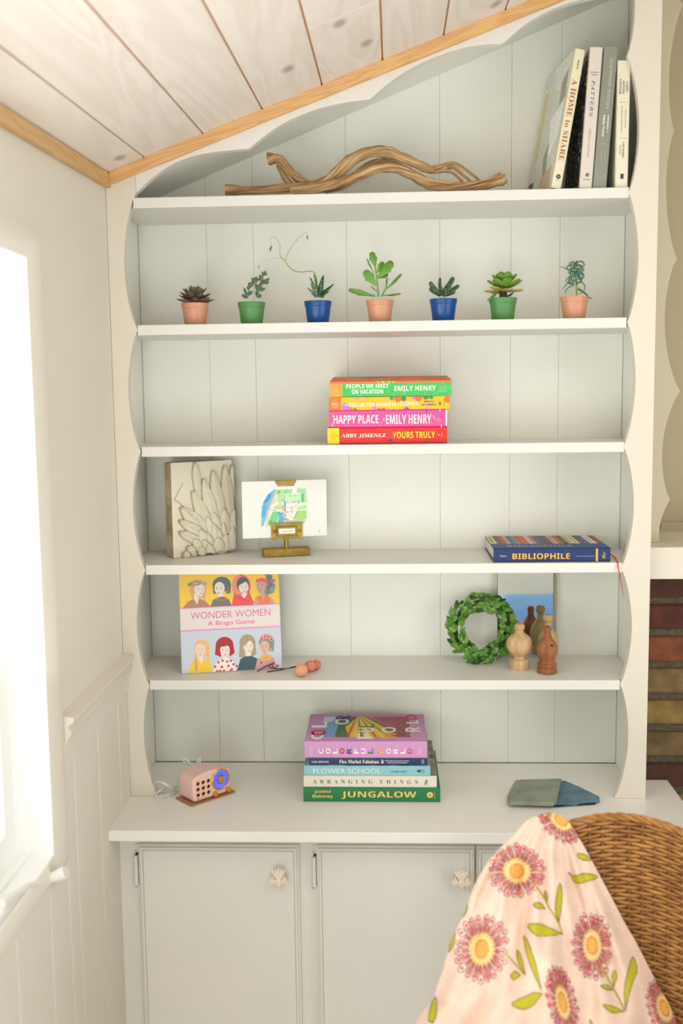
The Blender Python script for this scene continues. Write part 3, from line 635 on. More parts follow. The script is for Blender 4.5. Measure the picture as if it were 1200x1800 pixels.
# --- big navy book on the fourth shelf
XB = .2085; b = book('book', (XB, .013, 1.3103), (0, 0, 0), .2285, .178, .0275, cov_mat('deep_blue_cover', (18, 48, 98)), label='blue hardback lying alone with gold spine lettering and a red ribbon', cat='book')
gd = ink((238, 184, 70), .35)
letter(b, 'BIBLIOPHILE', (.0370, .1495, .0060, .0175), 'xz', -.0009, gd, bold=.025, kind='sans')
letter(b, 'Mount', (.0125, .0255, .0105, .0150), 'xz', -.0009, ink((200, 196, 200)), shear=.3); letter(b, 'CHRONICLE BOOKS', (.1625, .1985, .0105, .0122), 'xz', -.0009, ink((190, 190, 190)))
spine_rect(b, .2000, .2040, .0010, .0265, 0, mt=gd)
m = MB(); m.tube(spline([(.2125, -.001, .0070), (.2180, -.001, .0095), (.2130, -.001, .0130), (.2185, -.001, .0150), (.2140, -.001, .0195)], 4), .0006, 5); m.tube(spline([(.2175, -.001, .0070), (.2130, -.001, .0100), (.2180, -.001, .0120)], 4), .0005, 5); m.build('emblem', ink((220, 196, 130)), b)
def bib(cv):
    xs = np.cumsum([0, .062, .038, .045, .035, .05, .04, .03, .05, .03, .035, .04, .045, .055, .05, .045, .045, .05, .05, .04, .05, .06, .06])
    cs = [(214, 206, 160), (80, 80, 86), (190, 70, 60), (206, 180, 130), (80, 120, 170), (150, 150, 110), (200, 80, 60), (226, 110, 70), (226, 216, 190), (206, 150, 130), (86, 110, 140), (60, 80, 120), (130, 60, 80), (196, 186, 150), (200, 90, 60), (60, 76, 60), (210, 206, 150), (226, 220, 180), (130, 70, 50), (60, 96, 160), (236, 226, 200), (150, 60, 50)]
    for a, b2, c in zip(xs[:-1], xs[1:], cs):
        cv.poly([(a, 0), (b2, 0), (b2, .66), (a, .66)], c)
        cv.poly([(a+.3*(b2-a), .08), (a+.6*(b2-a), .08), (a+.6*(b2-a), .58), (a+.3*(b2-a), .58)], [v*.7+(60 if v < 110 else 0) for v in c])
        for k in range(8): cv.poly([(a, .08*k), (b2, .08*k), (b2, .08*k+.02), (a, .08*k+.02)], [v*.75+40 for v in c], .5)
cover_top(b, .2285, .178, .0275, (40, 74, 128), bib, (560, 300))
letter(b, 'BIBLIOPHILE', (.0300, .1600, .0180, .0420), 'xy', .0280, ink((150, 140, 120), .4, .3), bold=.01, kind='sans')
rb = [(.2285, .0, .012)]
pts = [gY(1073, 974, .075), gY(1080, 980, .04), gY(1084, 990, .008), gY(1088, 1005, -.006), gY(1091, 1025, -.007), gY(1094, 1040, -.0075), gY(1096.5, 1051, -.008)]
pts = [np.array(p)-np.array((XB, .013, 1.3103)) for p in pts]; pts[0] = np.array((.2270, .062, .016))
sp = spline(pts, 5); m = MB(); vs = []; fs = []
for p in sp:
    if p[1]+.013 > -.0015: p[2] = max(p[2], .0012)
for i, p in enumerate(sp):
    wv = .0030*(1-i/len(sp))**1.2+.0007; t = i/len(sp)
    for s in (-1, 1): vs.append((p[0]+s*wv*.6, p[1]+s*wv*.7, p[2]+.0003)); 
    for s in (1, -1): vs.append((p[0]+s*wv*.6, p[1]+s*wv*.7, p[2]-.0003))
for i in range(len(sp)-1):
    for k in range(4): fs.append((i*4+k, i*4+(k+1) % 4, i*4+4+(k+1) % 4, i*4+4+k))
m.add(vs, fs).build('ribbon', ink((206, 40, 36)), b)

# --- upright books on the top shelf
g_ = 'pale books standing on the top shelf'; ZT = 2.0243
def upright(topL, topR, botL, botR, W, cov, yoff=.010, hard=True, **k):
    tl, tr, bl, br = [gY(*p, yoff) for p in (topL, topR, botL, botR)]
    bl.z = br.z = ZT; ax = (tl-bl); L = ax.length; th = math.atan2(tl.x-bl.x, tl.z-bl.z); T = (br-bl).length*math.cos(th)
    base = Vector((bl.x, yoff, ZT+T*math.sin(th)+.0004))
    b = book('book', base, (0, PI/2+th, 0), L, W, T, cov, x0=-L, hard=hard, **k); b.rotation_mode = 'XYZ'; return b, L, T
bA, LA, TA = upright((1012.8, 86.6), (1034, 90.6), (968.5, 331), (987, 331), .178, cov_mat('ivory_cover', (232, 224, 192)), label='ivory upright book leaning right with brown lettering, leftmost of four', cat='book', group=g_)
bA.rotation_euler = (0, bA.rotation_euler.y, math.radians(8)); br_ = ink((176, 92, 40))
def sx(L, f0, f1): return (-L+f0*L, -L+f1*L)
a, c = sx(LA, .215, .80); letter(bA, 'A HOME to SHARE', (a, c, TA*.22, TA*.74), 'xz', -.0010, br_, bold=-.008, kind='serif')
a, c = sx(LA, .075, .145); letter(bA, 'GAETA', (a, c, TA*.42, TA*.56), 'xz', -.0010, ink((50, 46, 40)), bold=.02)
ring_disc(bA, -LA*.085, TA*.50, .0042, ink((20, 20, 20)), d=-.0010); letter(bA, 'A', (-LA*.085-.002, -LA*.085+.002, TA*.5-.002, TA*.5+.002), 'xz', -.0013, ink(WHT)); letter(bA, 'ABRAMS', (-LA*.060, -LA*.056, TA*.3, TA*.75), 'xz', -.001, ink((20, 20, 20)), rot=-90)
cv = Canvas(420, 300, (214, 216, 204), 0, 0, 1, 1)     # x along book (top -> bottom), y across cover (spine -> fore edge)
cv.poly([(0, 0), (1, 0), (1, 1), (0, 1)], (214, 216, 204)); cv.poly([(.12, .74), (.68, .74), (.68, 1), (.12, 1)], (232, 226, 180))
for k in range(46): cv.line([(.14+.0118*k, .78), (.15+.0118*k, .96)], .004, (150, 150, 120))
cv.poly([(.0, 0), (.28, 0), (.2, .5), (0, .7)], (226, 228, 214)); cv.poly([(.1, .1), (.32, .05), (.36, .25), (.18, .3)], (160, 162, 146)); cv.poly([(.34, .05), (.6, .1), (.75, .35), (.42, .5)], (238, 240, 232)); cv.poly([(.6, .4), (.95, .3), (1, .4), (.7, .55)], (150, 166, 140)); cv.poly([(.82, .1), (1, .1), (1, .6), (.86, .5)], (206, 178, 156))
cv.poly([(.85, .8), (1, .8), (1, .95), (.85, 1)], (90, 90, 80)); cv.noise(8, 5)
print_panel(bA, 'cover_print', cv, (-LA+.001, .004, -.0004), (LA-.002, 0, 0), (0, .172, 0))
bB, LB, TB = upright((1037, 84.4), (1060, 85.8), (1017.5, 331), (1040, 331), .172, cov_mat('blush_cover', (220, 210, 198)), label='blush upright book with a black patterned cover and spaced grey title', cat='book', group=g_)
gk = ink((70, 66, 66))
a, c = sx(LB, .235, .495); letter(bB, 'PATTERN', (a, c, TB*.33, TB*.60), 'xz', -.0010, gk, space=1.25, kind='italic')
a, c = sx(LB, .173, .182); letter(bB, 'LIVING', (a, c, TB*.15, TB*.80), 'xz', -.0010, gk, rot=-90); a, c = sx(LB, .191, .201); letter(bB, 'WITH', (a, c, TB*.3, TB*.70), 'xz', -.0010, gk, rot=-90)
a, c = sx(LB, .58, .775); letter(bB, 'REBECCA ATWOOD', (a, c, TB*.42, TB*.56), 'xz', -.0010, ink((206, 110, 84)), space=1.3)
ring_disc(bB, -LB*.095, TB*.55, .0035, ink((120, 114, 108)), d=-.0010); a, c = sx(LB, .935, .945); letter(bB, 'POTTER', (a, c, TB*.25, TB*.8), 'xz', -.001, gk, rot=-90)
cv = Canvas(360, 120, (30, 34, 36), 0, 0, 1, .5)
for k in range(420): cv.ell(random.random(), .5*random.random(), .009, .006, random.choice([(200, 204, 200), (110, 130, 140), (230, 226, 214), (60, 80, 90)]), random.random()*3)
cv.poly([(0, 0), (1, 0), (1, .012), (0, .012)], (226, 150, 110)); print_panel(bB, 'cover_print', cv, (-LB+.001, .003, -.0004), (LB-.002, 0, 0), (0, .166, 0))
bC, LC, TC = upright((1062, 84), (1085, 85), (1041.5, 331), (1065.5, 331), .172, cov_mat('sage_grey_cover', (140, 142, 128)), label='sage grey upright book, tallest, with rounded white lettering', cat='book', group=g_)
a, c = sx(LC, .08, .445); letter(bC, 'apartment therapy', (a, c, TC*.40, TC*.78), 'xz', -.0010, ink((186, 190, 176)), bold=.01)
a, c = sx(LC, .48, .605); letter(bC, 'complete +', (a, c, TC*.60, TC*.80), 'xz', -.0010, ink(WHT), bold=.02); a, c = sx(LC, .48, .635); letter(bC, 'happy home', (a, c, TC*.28, TC*.52), 'xz', -.0010, ink(WHT), bold=.02)
a, c = sx(LC, .735, .81); letter(bC, 'Maxwell Ryan', (a, c, TC*.62, TC*.74), 'xz', -.0010, ink((196, 198, 184))); letter(bC, '& Janel Laban', (a, c, TC*.36, TC*.48), 'xz', -.0010, ink((196, 198, 184)))
a, c = sx(LC, .685, .690); spine_rect(bC, a, a+.0006, TC*.3, TC*.7, (190, 192, 180), d=-.0011)
m = MB(); x_ = -LC*.09; m.tube(spline([(x_-.006, -.001, TC*.5), (x_, -.001, TC*.25), (x_+.003, -.001, TC*.5), (x_, -.001, TC*.75), (x_-.004, -.001, TC*.5)], 4), .0005, 4); m.build('emblem', ink((196, 198, 184)), bC)
bD, LD, TD = upright((1085.5, 107), (1107, 106.4), (1080.5, 331), (1103, 331), .165, cov_mat('warm_white_cover', (230, 224, 200)), label='shorter cream upright book, rightmost of four, with small dark lettering', cat='book', group=g_)
a, c = sx(LD, .165, .245); letter(bD, 'COZY', (a, c, TD*.68, TD*.84), 'xz', -.0010, gk, kind='serif'); a, c = sx(LD, .16, .26); letter(bD, 'white', (a, c, TD*.42, TD*.62), 'xz', -.0010, gk, shear=.3); a, c = sx(LD, .145, .265); letter(bD, 'COTTAGE', (a, c, TD*.16, TD*.32), 'xz', -.0010, gk, kind='serif')
for f in (.325, .605): a, c = sx(LD, f, f+.005); spine_rect(bD, a, a+.0006, TD*.2, TD*.8, (206, 170, 110), d=-.0011)
a, c = sx(LD, .38, .53); letter(bD, '100 WAYS TO LOVE', (a, c, TD*.62, TD*.73), 'xz', -.0010, ink((150, 142, 124))); a, c = sx(LD, .35, .56); letter(bD, 'THE FEELING OF BEING HOME', (a, c, TD*.34, TD*.45), 'xz', -.0010, ink((150, 142, 124)))
a, c = sx(LD, .64, .765); letter(bD, 'LIZ MARIE', (a, c, TD*.50, TD*.64), 'xz', -.0010, gk, kind='serif'); a, c = sx(LD, .665, .735); letter(bD, 'GALVAN', (a, c, TD*.28, TD*.38), 'xz', -.0010, gk)
a, c = sx(LD, .89, .93); spine_rect(bD, a, c, TD*.40, TD*.64, (60, 54, 50), d=-.0010, name='emblem')

# ================================================================== WING TILE
tl = empty('carved_plaster_tile', (-.444, .084, 1.3102), (0, 0, math.radians(36)), label='cream plaster tile carved with layered wing feathers, left end of fourth shelf', cat='tile')
TW, TH, TDp = .140, .1985, .034
plaster = attr_mat('cream_plaster', .75, bump=.5, bscale=400)
nx_, nz_ = 300, 420
U, V = np.meshgrid(np.linspace(0, 1, nx_), np.linspace(0, 1, nz_))            # V down
Hh = np.zeros_like(U); base_ = .000; lay = np.zeros_like(U)
def feather(x, y, L, W_, ang, hgt, ridge=1.):
    """tip at x,y, stretching L backwards along angle (radians, 0 = downwards)"""
    global Hh, lay
    a = TW; bq = TH; W_ *= 1.22; hgt *= 1.25; dx = (U-x)*a; dy = (V-y)*bq; t = (dx*math.sin(ang)+dy*math.cos(ang)); s = (dx*math.cos(ang)-dy*math.sin(ang))
    T_ = t/L; wloc = W_*np.clip(np.sin(np.clip(T_*2.2, 0, PI/2)), 0, 1)**.6*(1-.35*np.clip(T_-.5, 0, .5)); inside = (T_ > 0) & (T_ < 1) & (abs(s) < wloc)
    q_ = np.where(wloc > 1e-6, s/np.maximum(wloc, 1e-6), 2); prof = np.sqrt(np.clip(1-q_**2, 0, 1))
    h_ = hgt*(.45+.55*prof)+.0016*ridge*np.exp(-(s/.0014)**2)+.00045*np.cos(s*2400)*ridge-.0025*np.clip(T_, 0, 1)
    Hh = np.where(inside & (h_ > Hh-.004), h_, Hh); lay = np.where(inside, prof, lay)
px = lambda x, y: ((x-120)/380, (y-105)/560)
for (x, y, L, W_, an) in ((492, 132, .115, .0085, .05), (447, 132, .12, .0125, .10), (370, 160, .115, .0125, .18), (310, 205, .11, .0125, .25), (240, 272, .10, .0125, .42), (262, 105, .06, .008, .1)):
    feather(*px(x, y), L, W_, an, .0075)
for (x, y, L, W_, an) in ((165, 365, .085, .0145, .78), (152, 440, .070, .010, 1.0), (150, 510, .05, .009, 1.1)): feather(*px(x, y), L, W_, an, .0085)
for (x, y, L, W_, an) in ((430, 392, .055, .0120, .22), (365, 408, .045, .0095, .3), (322, 430, .045, .0085, .35), (495, 400, .075, .0125, .05), (275, 505, .035, .0095, .5), (360, 475, .038, .0095, .3), (425, 470, .04, .0075, .1), (320, 530, .03, .007, .4), (235, 555, .028, .0085, .6), (292, 562, .025, .007, .5), (395, 505, .04, .008, .1), (195, 600, .022, .008, .9), (270, 605, .022, .008, .5), (325, 590, .03, .009, .35), (440, 545, .035, .012, .05), (485, 500, .05, .010, 0), (385, 560, .03, .012, .2), (170, 635, .016, .008, 1.)):
    feather(*px(x, y), L, W_, an, .0095, .35)
tilt = Hh
def crack(pts):
    global tilt
    pts = [((a-120)/380, (b_-105)/560) for a, b_ in pts]
    for (xa, ya), (xb, yb) in zip(pts[:-1], pts[1:]):
        dx, dy = (xb-xa)*TW, (yb-ya)*TH; X_, Y_ = (U-xa)*TW, (V-ya)*TH; t = np.clip((X_*dx+Y_*dy)/(dx*dx+dy*dy), 0, 1)
        d = np.hypot(X_-t*dx, Y_-t*dy); tilt = tilt-.0022*np.exp(-(d/.0006)**2)
crack([(190, 228), (137, 318), (185, 360), (215, 405), (265, 445), (285, 490)])
P = np.zeros((nz_, nx_, 3)); P[..., 0] = U*TW; P[..., 2] = TH*(1-V); P[..., 1] = -tilt+.0005
bot = 1-.022*np.clip(.55+.8*np.sin(U*14)+.5*np.sin(U*37), 0, 1.2)*(U > .25)          # chipped lower edge
P[..., 2] = np.maximum(P[..., 2], (1-bot)*TH*1.0)
P[-1, :, 1] = .006
g0 = np.clip(tilt/.009, 0, 1); gx = np.hypot(*np.gradient(tilt)); steep_tone = np.clip(gx/.0022, 0, 1)*.55+(tilt < -.0004)*.5  # darker and browner on steep relief and in cracks
Cc = np.array((230, 222, 200))*(1-steep_tone[..., None]*.28)+np.array((0, 0, 0)); Cc = Cc-steep_tone[..., None]*np.array((2, 10, 26))
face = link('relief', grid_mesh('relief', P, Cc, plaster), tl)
side = mat('plaster_side_grimy', (206, 190, 156), .8, bump=.8, bscale=200, rgb2=(150, 132, 100), vscale=25, contrast=(.3, .6))
MB().prism([(0.0003, .0015), (TW, .006), (TW, TDp), (.0, TDp), (-.0015, TDp*.5)], .0, TH-.0002, 'z').build('block', side, tl, bevel=.0012)

# ================================================================== CARD ON BRASS STAND
st_ = empty('brass_card_stand', (-.257, .090, 1.3102), (0, 0, math.radians(15)), label='small aged brass clip stand with square base holding a map card', cat='stand')
MB().box(0, .0985, -.001, .030, 0, .0165).build('base', MT['brass'], st_, bevel=.0016)
MB().tube([(.050, .014, .0165), (.050, .014, .060)], .0047, 14).build('post', MT['brass'], st_)
m = MB()
lv = [(.0175, .0835, .036, .071, .0065), (.0175, .0835, .036, .071, .005), (.028, .0725, .0425, .0635, .0045), (.0295, .071, .044, .062, .0018), (.032, .0685, .0465, .0595, .0018), (.034, .0665, .0485, .0575, .0048)]
vs = []; fs = []
for (a, b2, c, d, y) in lv: vs += [(a, y, c), (b2, y, c), (b2, y, d), (a, y, d)]
for j in range(len(lv)-1):
    for k in range(4): fs.append((j*4+k, j*4+(k+1) % 4, j*4+4+(k+1) % 4, j*4+4+k))
fs.append((20, 21, 22, 23)); m.add(vs, fs)
pl = m.build('label_holder', MT['brass'], st_, smooth=False)
MB().box(.0330, .0675, .0030, .0036, .0475, .0585).build('paper_label', ink((240, 238, 228)), pl, smooth=False)
letter(pl, 'MASTER MAP', (.0385, .0620, .0515, .0537), 'xz', .0028, ink((70, 70, 66)))
for x in (.0238, .0775): MB().ball((x, .004, .053), .0034, 12, 8).build('rivet', MT['brass'], pl)
cl_ = MB().prism([(.0270, .1585), (.0725, .1585), (.0665, .1465), (.0335, .1465)], .0058, .0072).build('clip', MT['brass'], st_, bevel=.0003, smooth=False)
MB().box(.047, .053, .0125, .0150, .040, .1585).build('back_spring', MT['brass'], st_, smooth=False); MB().box(.0275, .0720, .0072, .0150, .1578, .1585).build('clip_top', MT['brass'], cl_, smooth=False)
cd_ = empty('map_card', (-.257, .090, 1.3102), (0, 0, math.radians(15)), label='white card with a small watercolour street map held by the brass clip', cat='card')
CX0, CX1, CZ0_, CZ1_ = -.0415, .136, .0400, .1580
rot_ = math.radians(.6)
MB().box(CX0, CX1, .0078, .0090, CZ0_, CZ1_).build('card', ink((238, 237, 230)), cd_, smooth=False)
cv = Canvas(330, 330, (238, 237, 230), 200, 170, 1080, 900)
def wash(pts, c, al=.5):
    for k in range(5):
        j = [(x+random.uniform(-16, 16), y+random.uniform(-12, 12)) for x, y in pts]; cv.poly(j, [v+random.uniform(-14, 14) for v in c], al*.45)
wash([(440, 190), (500, 180), (400, 440), (330, 560), (300, 720), (250, 840), (215, 850), (230, 600), (250, 440), (330, 300)], (110, 190, 226), .9)
wash([(350, 270), (420, 230), (380, 360), (300, 430), (260, 430)], (70, 150, 220), .7); wash([(240, 480), (300, 470), (290, 640), (220, 690)], (90, 170, 224), .7)
wash([(500, 185), (530, 190), (400, 470), (360, 600), (310, 850), (285, 860), (340, 600), (370, 470)], (244, 196, 140), .8); wash([(470, 320), (510, 400), (400, 470), (430, 380)], (240, 200, 176), .8)
wash([(540, 190), (780, 190), (780, 270), (640, 270), (500, 285)], (150, 216, 130), .7); wash([(880, 180), (1040, 190), (1050, 440), (960, 440), (960, 260), (880, 260)], (160, 220, 150), .7)
wash([(500, 285), (620, 285), (620, 420), (520, 430)], (170, 222, 160), .7); wash([(430, 590), (520, 600), (520, 700), (480, 820), (330, 850), (350, 760)], (120, 206, 120), .75)
wash([(640, 280), (960, 280), (960, 440), (640, 440)], (180, 226, 170), .5); wash([(430, 500), (590, 430), (590, 560), (470, 560)], (190, 226, 120), .6)
wash([(510, 600), (560, 590), (640, 720), (620, 820), (510, 820), (530, 700)], (90, 170, 204), .85); wash([(870, 600), (1040, 590), (1040, 750), (800, 750)], (150, 216, 90), .75)
wash([(960, 270), (990, 300), (990, 430), (960, 430)], (60, 170, 110), .8); wash([(860, 545), (1040, 480), (1050, 560), (900, 580)], (170, 220, 120), .6); wash([(640, 780), (1040, 780), (960, 850), (620, 830)], (130, 206, 140), .6); wash([(330, 810), (400, 740), (390, 780)], (30, 150, 70), .9); wash([(520, 260), (550, 200), (545, 250)], (40, 160, 60), .9)
for x in range(640, 960, 80): cv.line([(x, 270), (x, 440 if x > 860 else 740)], 5, (236, 240, 236), .9)
for y in (285, 360, 445, 520, 595, 670): cv.line([(600, y), (960 if y < 500 else 850, y)], 5, (236, 238, 240), .9)
g2 = (130, 140, 160)
cv.line([(700, 190), (638, 270), (636, 740), (670, 772), (1000, 762)], 9, g2); cv.line([(300, 510), (520, 600), (640, 660)], 7, (110, 140, 190)); cv.line([(640, 445), (930, 440)], 4, g2); cv.line([(450, 524), (850, 520)], 3, g2); cv.line([(650, 595), (1020, 598)], 3, g2); cv.line([(810, 740), (880, 600)], 10, (40, 140, 80))
for (x, y, c) in ((745, 310, (170, 210, 40)), (830, 310, (180, 214, 50)), (905, 415, (60, 130, 180)), (610, 585, (250, 170, 40)), (610, 548, (230, 80, 110)), (606, 625, (40, 150, 60)), (657, 500, (240, 140, 60)), (657, 540, (80, 160, 210)), (657, 578, (236, 90, 80)), (660, 620, (240, 180, 80)), (660, 665, (40, 90, 150)), (664, 705, (250, 160, 30)), (665, 745, (60, 120, 170)), (700, 742, (226, 70, 100)), (770, 575, (246, 200, 90)), (728, 655, (236, 220, 80)), (768, 698, (246, 206, 60)), (805, 425, (246, 150, 80)), (850, 425, (246, 150, 80)), (610, 500, (90, 130, 120)), (612, 380, (120, 140, 140)), (655, 430, (80, 130, 120)), (655, 468, (90, 150, 120)), (850, 490, (240, 160, 140)), (900, 460, (230, 130, 140)), (770, 540, (150, 150, 150)), (700, 610, (150, 170, 200)), (775, 612, (150, 170, 200))):
    cv.poly([(x-13, y-12), (x+13, y-12), (x+13, y+12), (x-13, y+12)], c)
for k in range(60):
    x, y = 650+310*random.random(), 450+280*random.random(); cv.ell(x, y, 5, 5, random.choice([(180, 180, 190), (230, 180, 150), (150, 190, 200)]))
cv.soft()
print_panel(cd_, 'watercolour_map', cv, (-.0040, .0076, .1420), (.1010, 0, 0), (0, 0, -.0830))
m = MB(); m.tube(spline([(.118, .0076, .0475), (.1205, .0076, .0500), (.1190, .0076, .0520), (.1215, .0076, .0475)], 3), .0003, 4); m.build('signature', ink((150, 150, 156)), cd_)

# ================================================================== GAME BOX
bxw = empty('board_game_box', (-.427, .047, 1.0745), (math.radians(-9), 0, math.radians(12.5)), label='square box printed with eight women portraits on yellow and pale blue', cat='box'); bxw.rotation_mode = 'XYZ'
BW, BH, BD = .2085, .2105, .036
MB().box(0, BW, 0, BD, 0, BH).build('box', mat('box_card', (214, 214, 218), .5), bxw, bevel=.0008, smooth=False)
MB().box(.0005, BW-.0005, .0005, BD-.0005, BH, BH+.0004).build('lid_edge', ink((190, 60, 40)), bxw, smooth=False)
# canvas coords follow crop pixels of the photo relative to the box: x 0..720, y 0..720
cv = Canvas(560, 560, (205, 212, 224), 0, 0, 720, 738)
cv.poly([(0, 0), (720, 0), (720, 264), (0, 264)], (248, 206, 76)); cv.poly([(0, 264), (720, 264), (720, 432), (0, 432)], (232, 224, 216))
cv.poly([(0, 261), (720, 261), (720, 266), (0, 266)], (240, 110, 190)); cv.poly([(0, 426), (720, 426), (720, 432), (0, 432)], (240, 110, 190)); cv.poly([(0, 272), (720, 272), (720, 275), (0, 275)], (240, 190, 216)); cv.poly([(0, 416), (720, 416), (720, 419), (0, 419)], (240, 190, 216))
def face(cx, cy, r, skin, lips, eye=(70, 60, 60), brow=(110, 90, 80), shift=.0):
    cv.ell(cx, cy, r*.80, r*1.0, skin); cv.poly([(cx-r*.62, cy+r*.4), (cx+r*.62, cy+r*.4), (cx+r*.12+shift*r, cy+r*1.22), (cx-r*.12+shift*r, cy+r*1.22)], skin)
    for s in (-1, 1):
        ex = cx+s*r*.36+shift*r*.6; cv.ell(ex, cy+r*.08, r*.17, r*.08, (240, 238, 232)); cv.ell(ex, cy+r*.08, r*.075, r*.08, eye); cv.line([(ex-r*.2, cy-r*.14), (ex, cy-r*.20), (ex+r*.2, cy-r*.14)], r*.05, brow)
    cv.line([(cx+shift*r, cy+r*.1), (cx+shift*r*1.4+r*.05, cy+r*.48), (cx+shift*r-r*.05, cy+r*.5)], r*.045, [v*.82 for v in skin])
    cv.ell(cx+shift*r, cy+r*.76, r*.20, r*.075, lips)
def bust(cx, cy, r, col, base, wide=2.0, neck=None, v=0):
    cv.poly([(cx-r*.3, cy+r*.6), (cx+r*.3, cy+r*.6), (cx+r*.4, cy+r*1.7), (cx-r*.4, cy+r*1.7)], neck)
    cv.poly([(cx-r*.45, cy+r*1.45), (cx+r*.45, cy+r*1.45), (cx+r*1.3, cy+r*1.85), (cx+r*wide, base), (cx-r*wide, base), (cx-r*1.3, cy+r*1.85)], col)
    if v: cv.poly([(cx-r*.40, cy+r*1.44), (cx+r*.40, cy+r*1.44), (cx+r*.05, cy+r*(1.44+v))], neck)
pale = (240, 226, 214)
# top row: flying cap, dark bob, red scarf, curly grey hair
b0 = 261
cv.ell(132, 128, 62, 72, (222, 170, 138)); cv.poly([(75, 140), (110, 140), (112, 205), (92, 205)], (222, 170, 138)); cv.poly([(165, 150), (188, 150), (182, 215), (172, 205)], (222, 170, 138))
bust(120, 128, 48, (186, 134, 108), b0, 2.1, (236, 222, 200), .9); face(144, 128, 45, pale, (206, 120, 120), (130, 130, 130), (190, 150, 130), .25)
cv.ring(118, 84, 32, 15, .22, (130, 140, 140)); cv.ell(118, 84, 26, 11, (214, 164, 136)); cv.ell(180, 88, 20, 14, (170, 176, 172)); cv.ell(72, 92, 12, 12, (120, 140, 150))
cv.ell(304, 100, 66, 56, (106, 116, 120)); cv.poly([(238, 100), (275, 100), (275, 170), (242, 165)], (106, 116, 120)); cv.poly([(335, 90), (372, 100), (368, 165), (335, 172)], (106, 116, 120))
bust(295, 130, 44, (112, 124, 126), b0, 1.75, pale); face(288, 128, 46, pale, (206, 70, 60), (60, 50, 50), (170, 140, 130), -.15)
cv.ell(350, 150, 8, 8, (238, 90, 30)); cv.ring(300, 205, 34, 12, .22, (226, 120, 70)); cv.ring(302, 220, 26, 26, .10, (150, 120, 80))
cv.ell(447, 120, 68, 86, (242, 110, 108)); cv.poly([(395, 150), (500, 150), (520, 215), (545, 261), (372, 261), (380, 220)], (238, 90, 92)); cv.ell(424, 110, 44, 72, (240, 146, 136))
cv.ell(458, 108, 46, 56, (100, 110, 112)); face(462, 128, 44, pale, (216, 110, 110), (110, 100, 96), (90, 90, 90), .12); cv.poly([(415, 128), (430, 75), (500, 70), (470, 92), (440, 108)], (92, 102, 104)); cv.poly([(440, 178), (490, 170), (470, 208), (456, 206)], pale)
for k in range(10): cv.line([(392+6*k, 180+3*k), (440+8*k, 235)], 3, (220, 70, 80), .5)
cg = (142, 158, 160)
for k in range(44):
    a = random.uniform(-1.6, 1.9); rr_ = random.uniform(.2, 1); cv.ell(636+52*rr_*math.cos(a), 112+78*rr_*math.sin(a), 16, 14, [v+random.uniform(-16, 16) for v in cg])
for k in range(30):
    a = random.uniform(-1.6, 1.9); rr_ = random.uniform(.2, 1); cv.ring(636+50*rr_*math.cos(a), 112+74*rr_*math.sin(a), 10, 9, .2, [v-34 for v in cg])
sk4 = (196, 170, 152)
bust(600, 128, 44, (242, 130, 76), b0, 1.3, sk4, 1.0); cv.poly([(524, 261), (545, 216), (566, 210), (560, 261)], sk4); cv.poly([(658, 261), (650, 212), (676, 225), (690, 261)], sk4); face(590, 126, 44, sk4, (206, 110, 100), (60, 50, 46), (90, 76, 70), -.3)
cv.poly([(548, 100), (560, 74), (600, 64), (638, 84), (646, 120), (632, 126), (620, 100), (590, 88)], (240, 96, 110))
# bottom row: blonde braid, red bob with dots, brown hair, flower crown
b0 = 738
cv.ell(146, 562, 56, 66, (238, 190, 130)); cv.poly([(92, 560), (112, 560), (112, 660), (96, 660)], (238, 184, 120)); cv.poly([(180, 560), (202, 560), (196, 660), (180, 650)], (238, 184, 120))
bust(136, 570, 46, (246, 208, 66), b0, 2.0, pale, .8); face(134, 572, 45, (244, 214, 196), (226, 130, 120), (150, 150, 150), (226, 180, 140), 0)
for k in range(7): cv.ell(101, 640+13*k, 9, 8, (232, 170, 100)); cv.line([(93, 640+13*k), (109, 646+13*k)], 2, (180, 120, 60))
cv.ell(310, 548, 64, 62, (176, 44, 48)); cv.poly([(246, 550), (282, 540), (282, 632), (238, 612)], (176, 44, 48)); cv.poly([(340, 540), (374, 550), (382, 608), (344, 632)], (176, 44, 48))
bust(310, 580, 46, (242, 238, 230), b0, 2.0, pale); face(312, 584, 43, pale, (206, 40, 60), (60, 56, 56), (120, 70, 60), .05); cv.poly([(268, 552), (276, 520), (350, 520), (356, 556), (330, 552), (300, 558)], (176, 44, 48))
for (x, y) in ((236, 700), (262, 670), (285, 705), (300, 735), (325, 668), (333, 700), (356, 726), (370, 690), (392, 705), (398, 735), (250, 735), (272, 735), (345, 738), (352, 664), (292, 660)): cv.ell(x, y, 9, 9, (220, 40, 44))
cv.ell(476, 540, 58, 64, (178, 156, 128)); cv.poly([(422, 540), (455, 540), (455, 650), (410, 640)], (178, 156, 128)); cv.poly([(500, 530), (532, 545), (538, 625), (500, 650)], (178, 156, 128))
bust(480, 570, 46, (62, 92, 100), b0, 1.85, pale); face(482, 566, 44, pale, (224, 140, 130), (150, 140, 120), (160, 130, 110), .1); cv.poly([(440, 556), (452, 512), (500, 500), (486, 528), (456, 560)], (178, 156, 128))
cv.ell(616, 540, 56, 58, (140, 144, 144)); cv.poly([(630, 540), (670, 560), (664, 610), (630, 610)], (140, 144, 144)); skf = (226, 184, 156)
bust(605, 574, 46, (214, 160, 168), b0, 1.8, skf); face(600, 574, 43, skf, (214, 90, 90), (70, 50, 40), (70, 60, 56), -.15); cv.ring(608, 655, 30, 16, .45, (236, 186, 60)); cv.ell(644, 596, 6, 9, (236, 180, 50))
for (x, y) in ((580, 514), (604, 500), (630, 502), (650, 520)): cv.ell(x, y, 17, 15, (240, 160, 160)); cv.ell(x, y, 7, 7, (206, 50, 50))
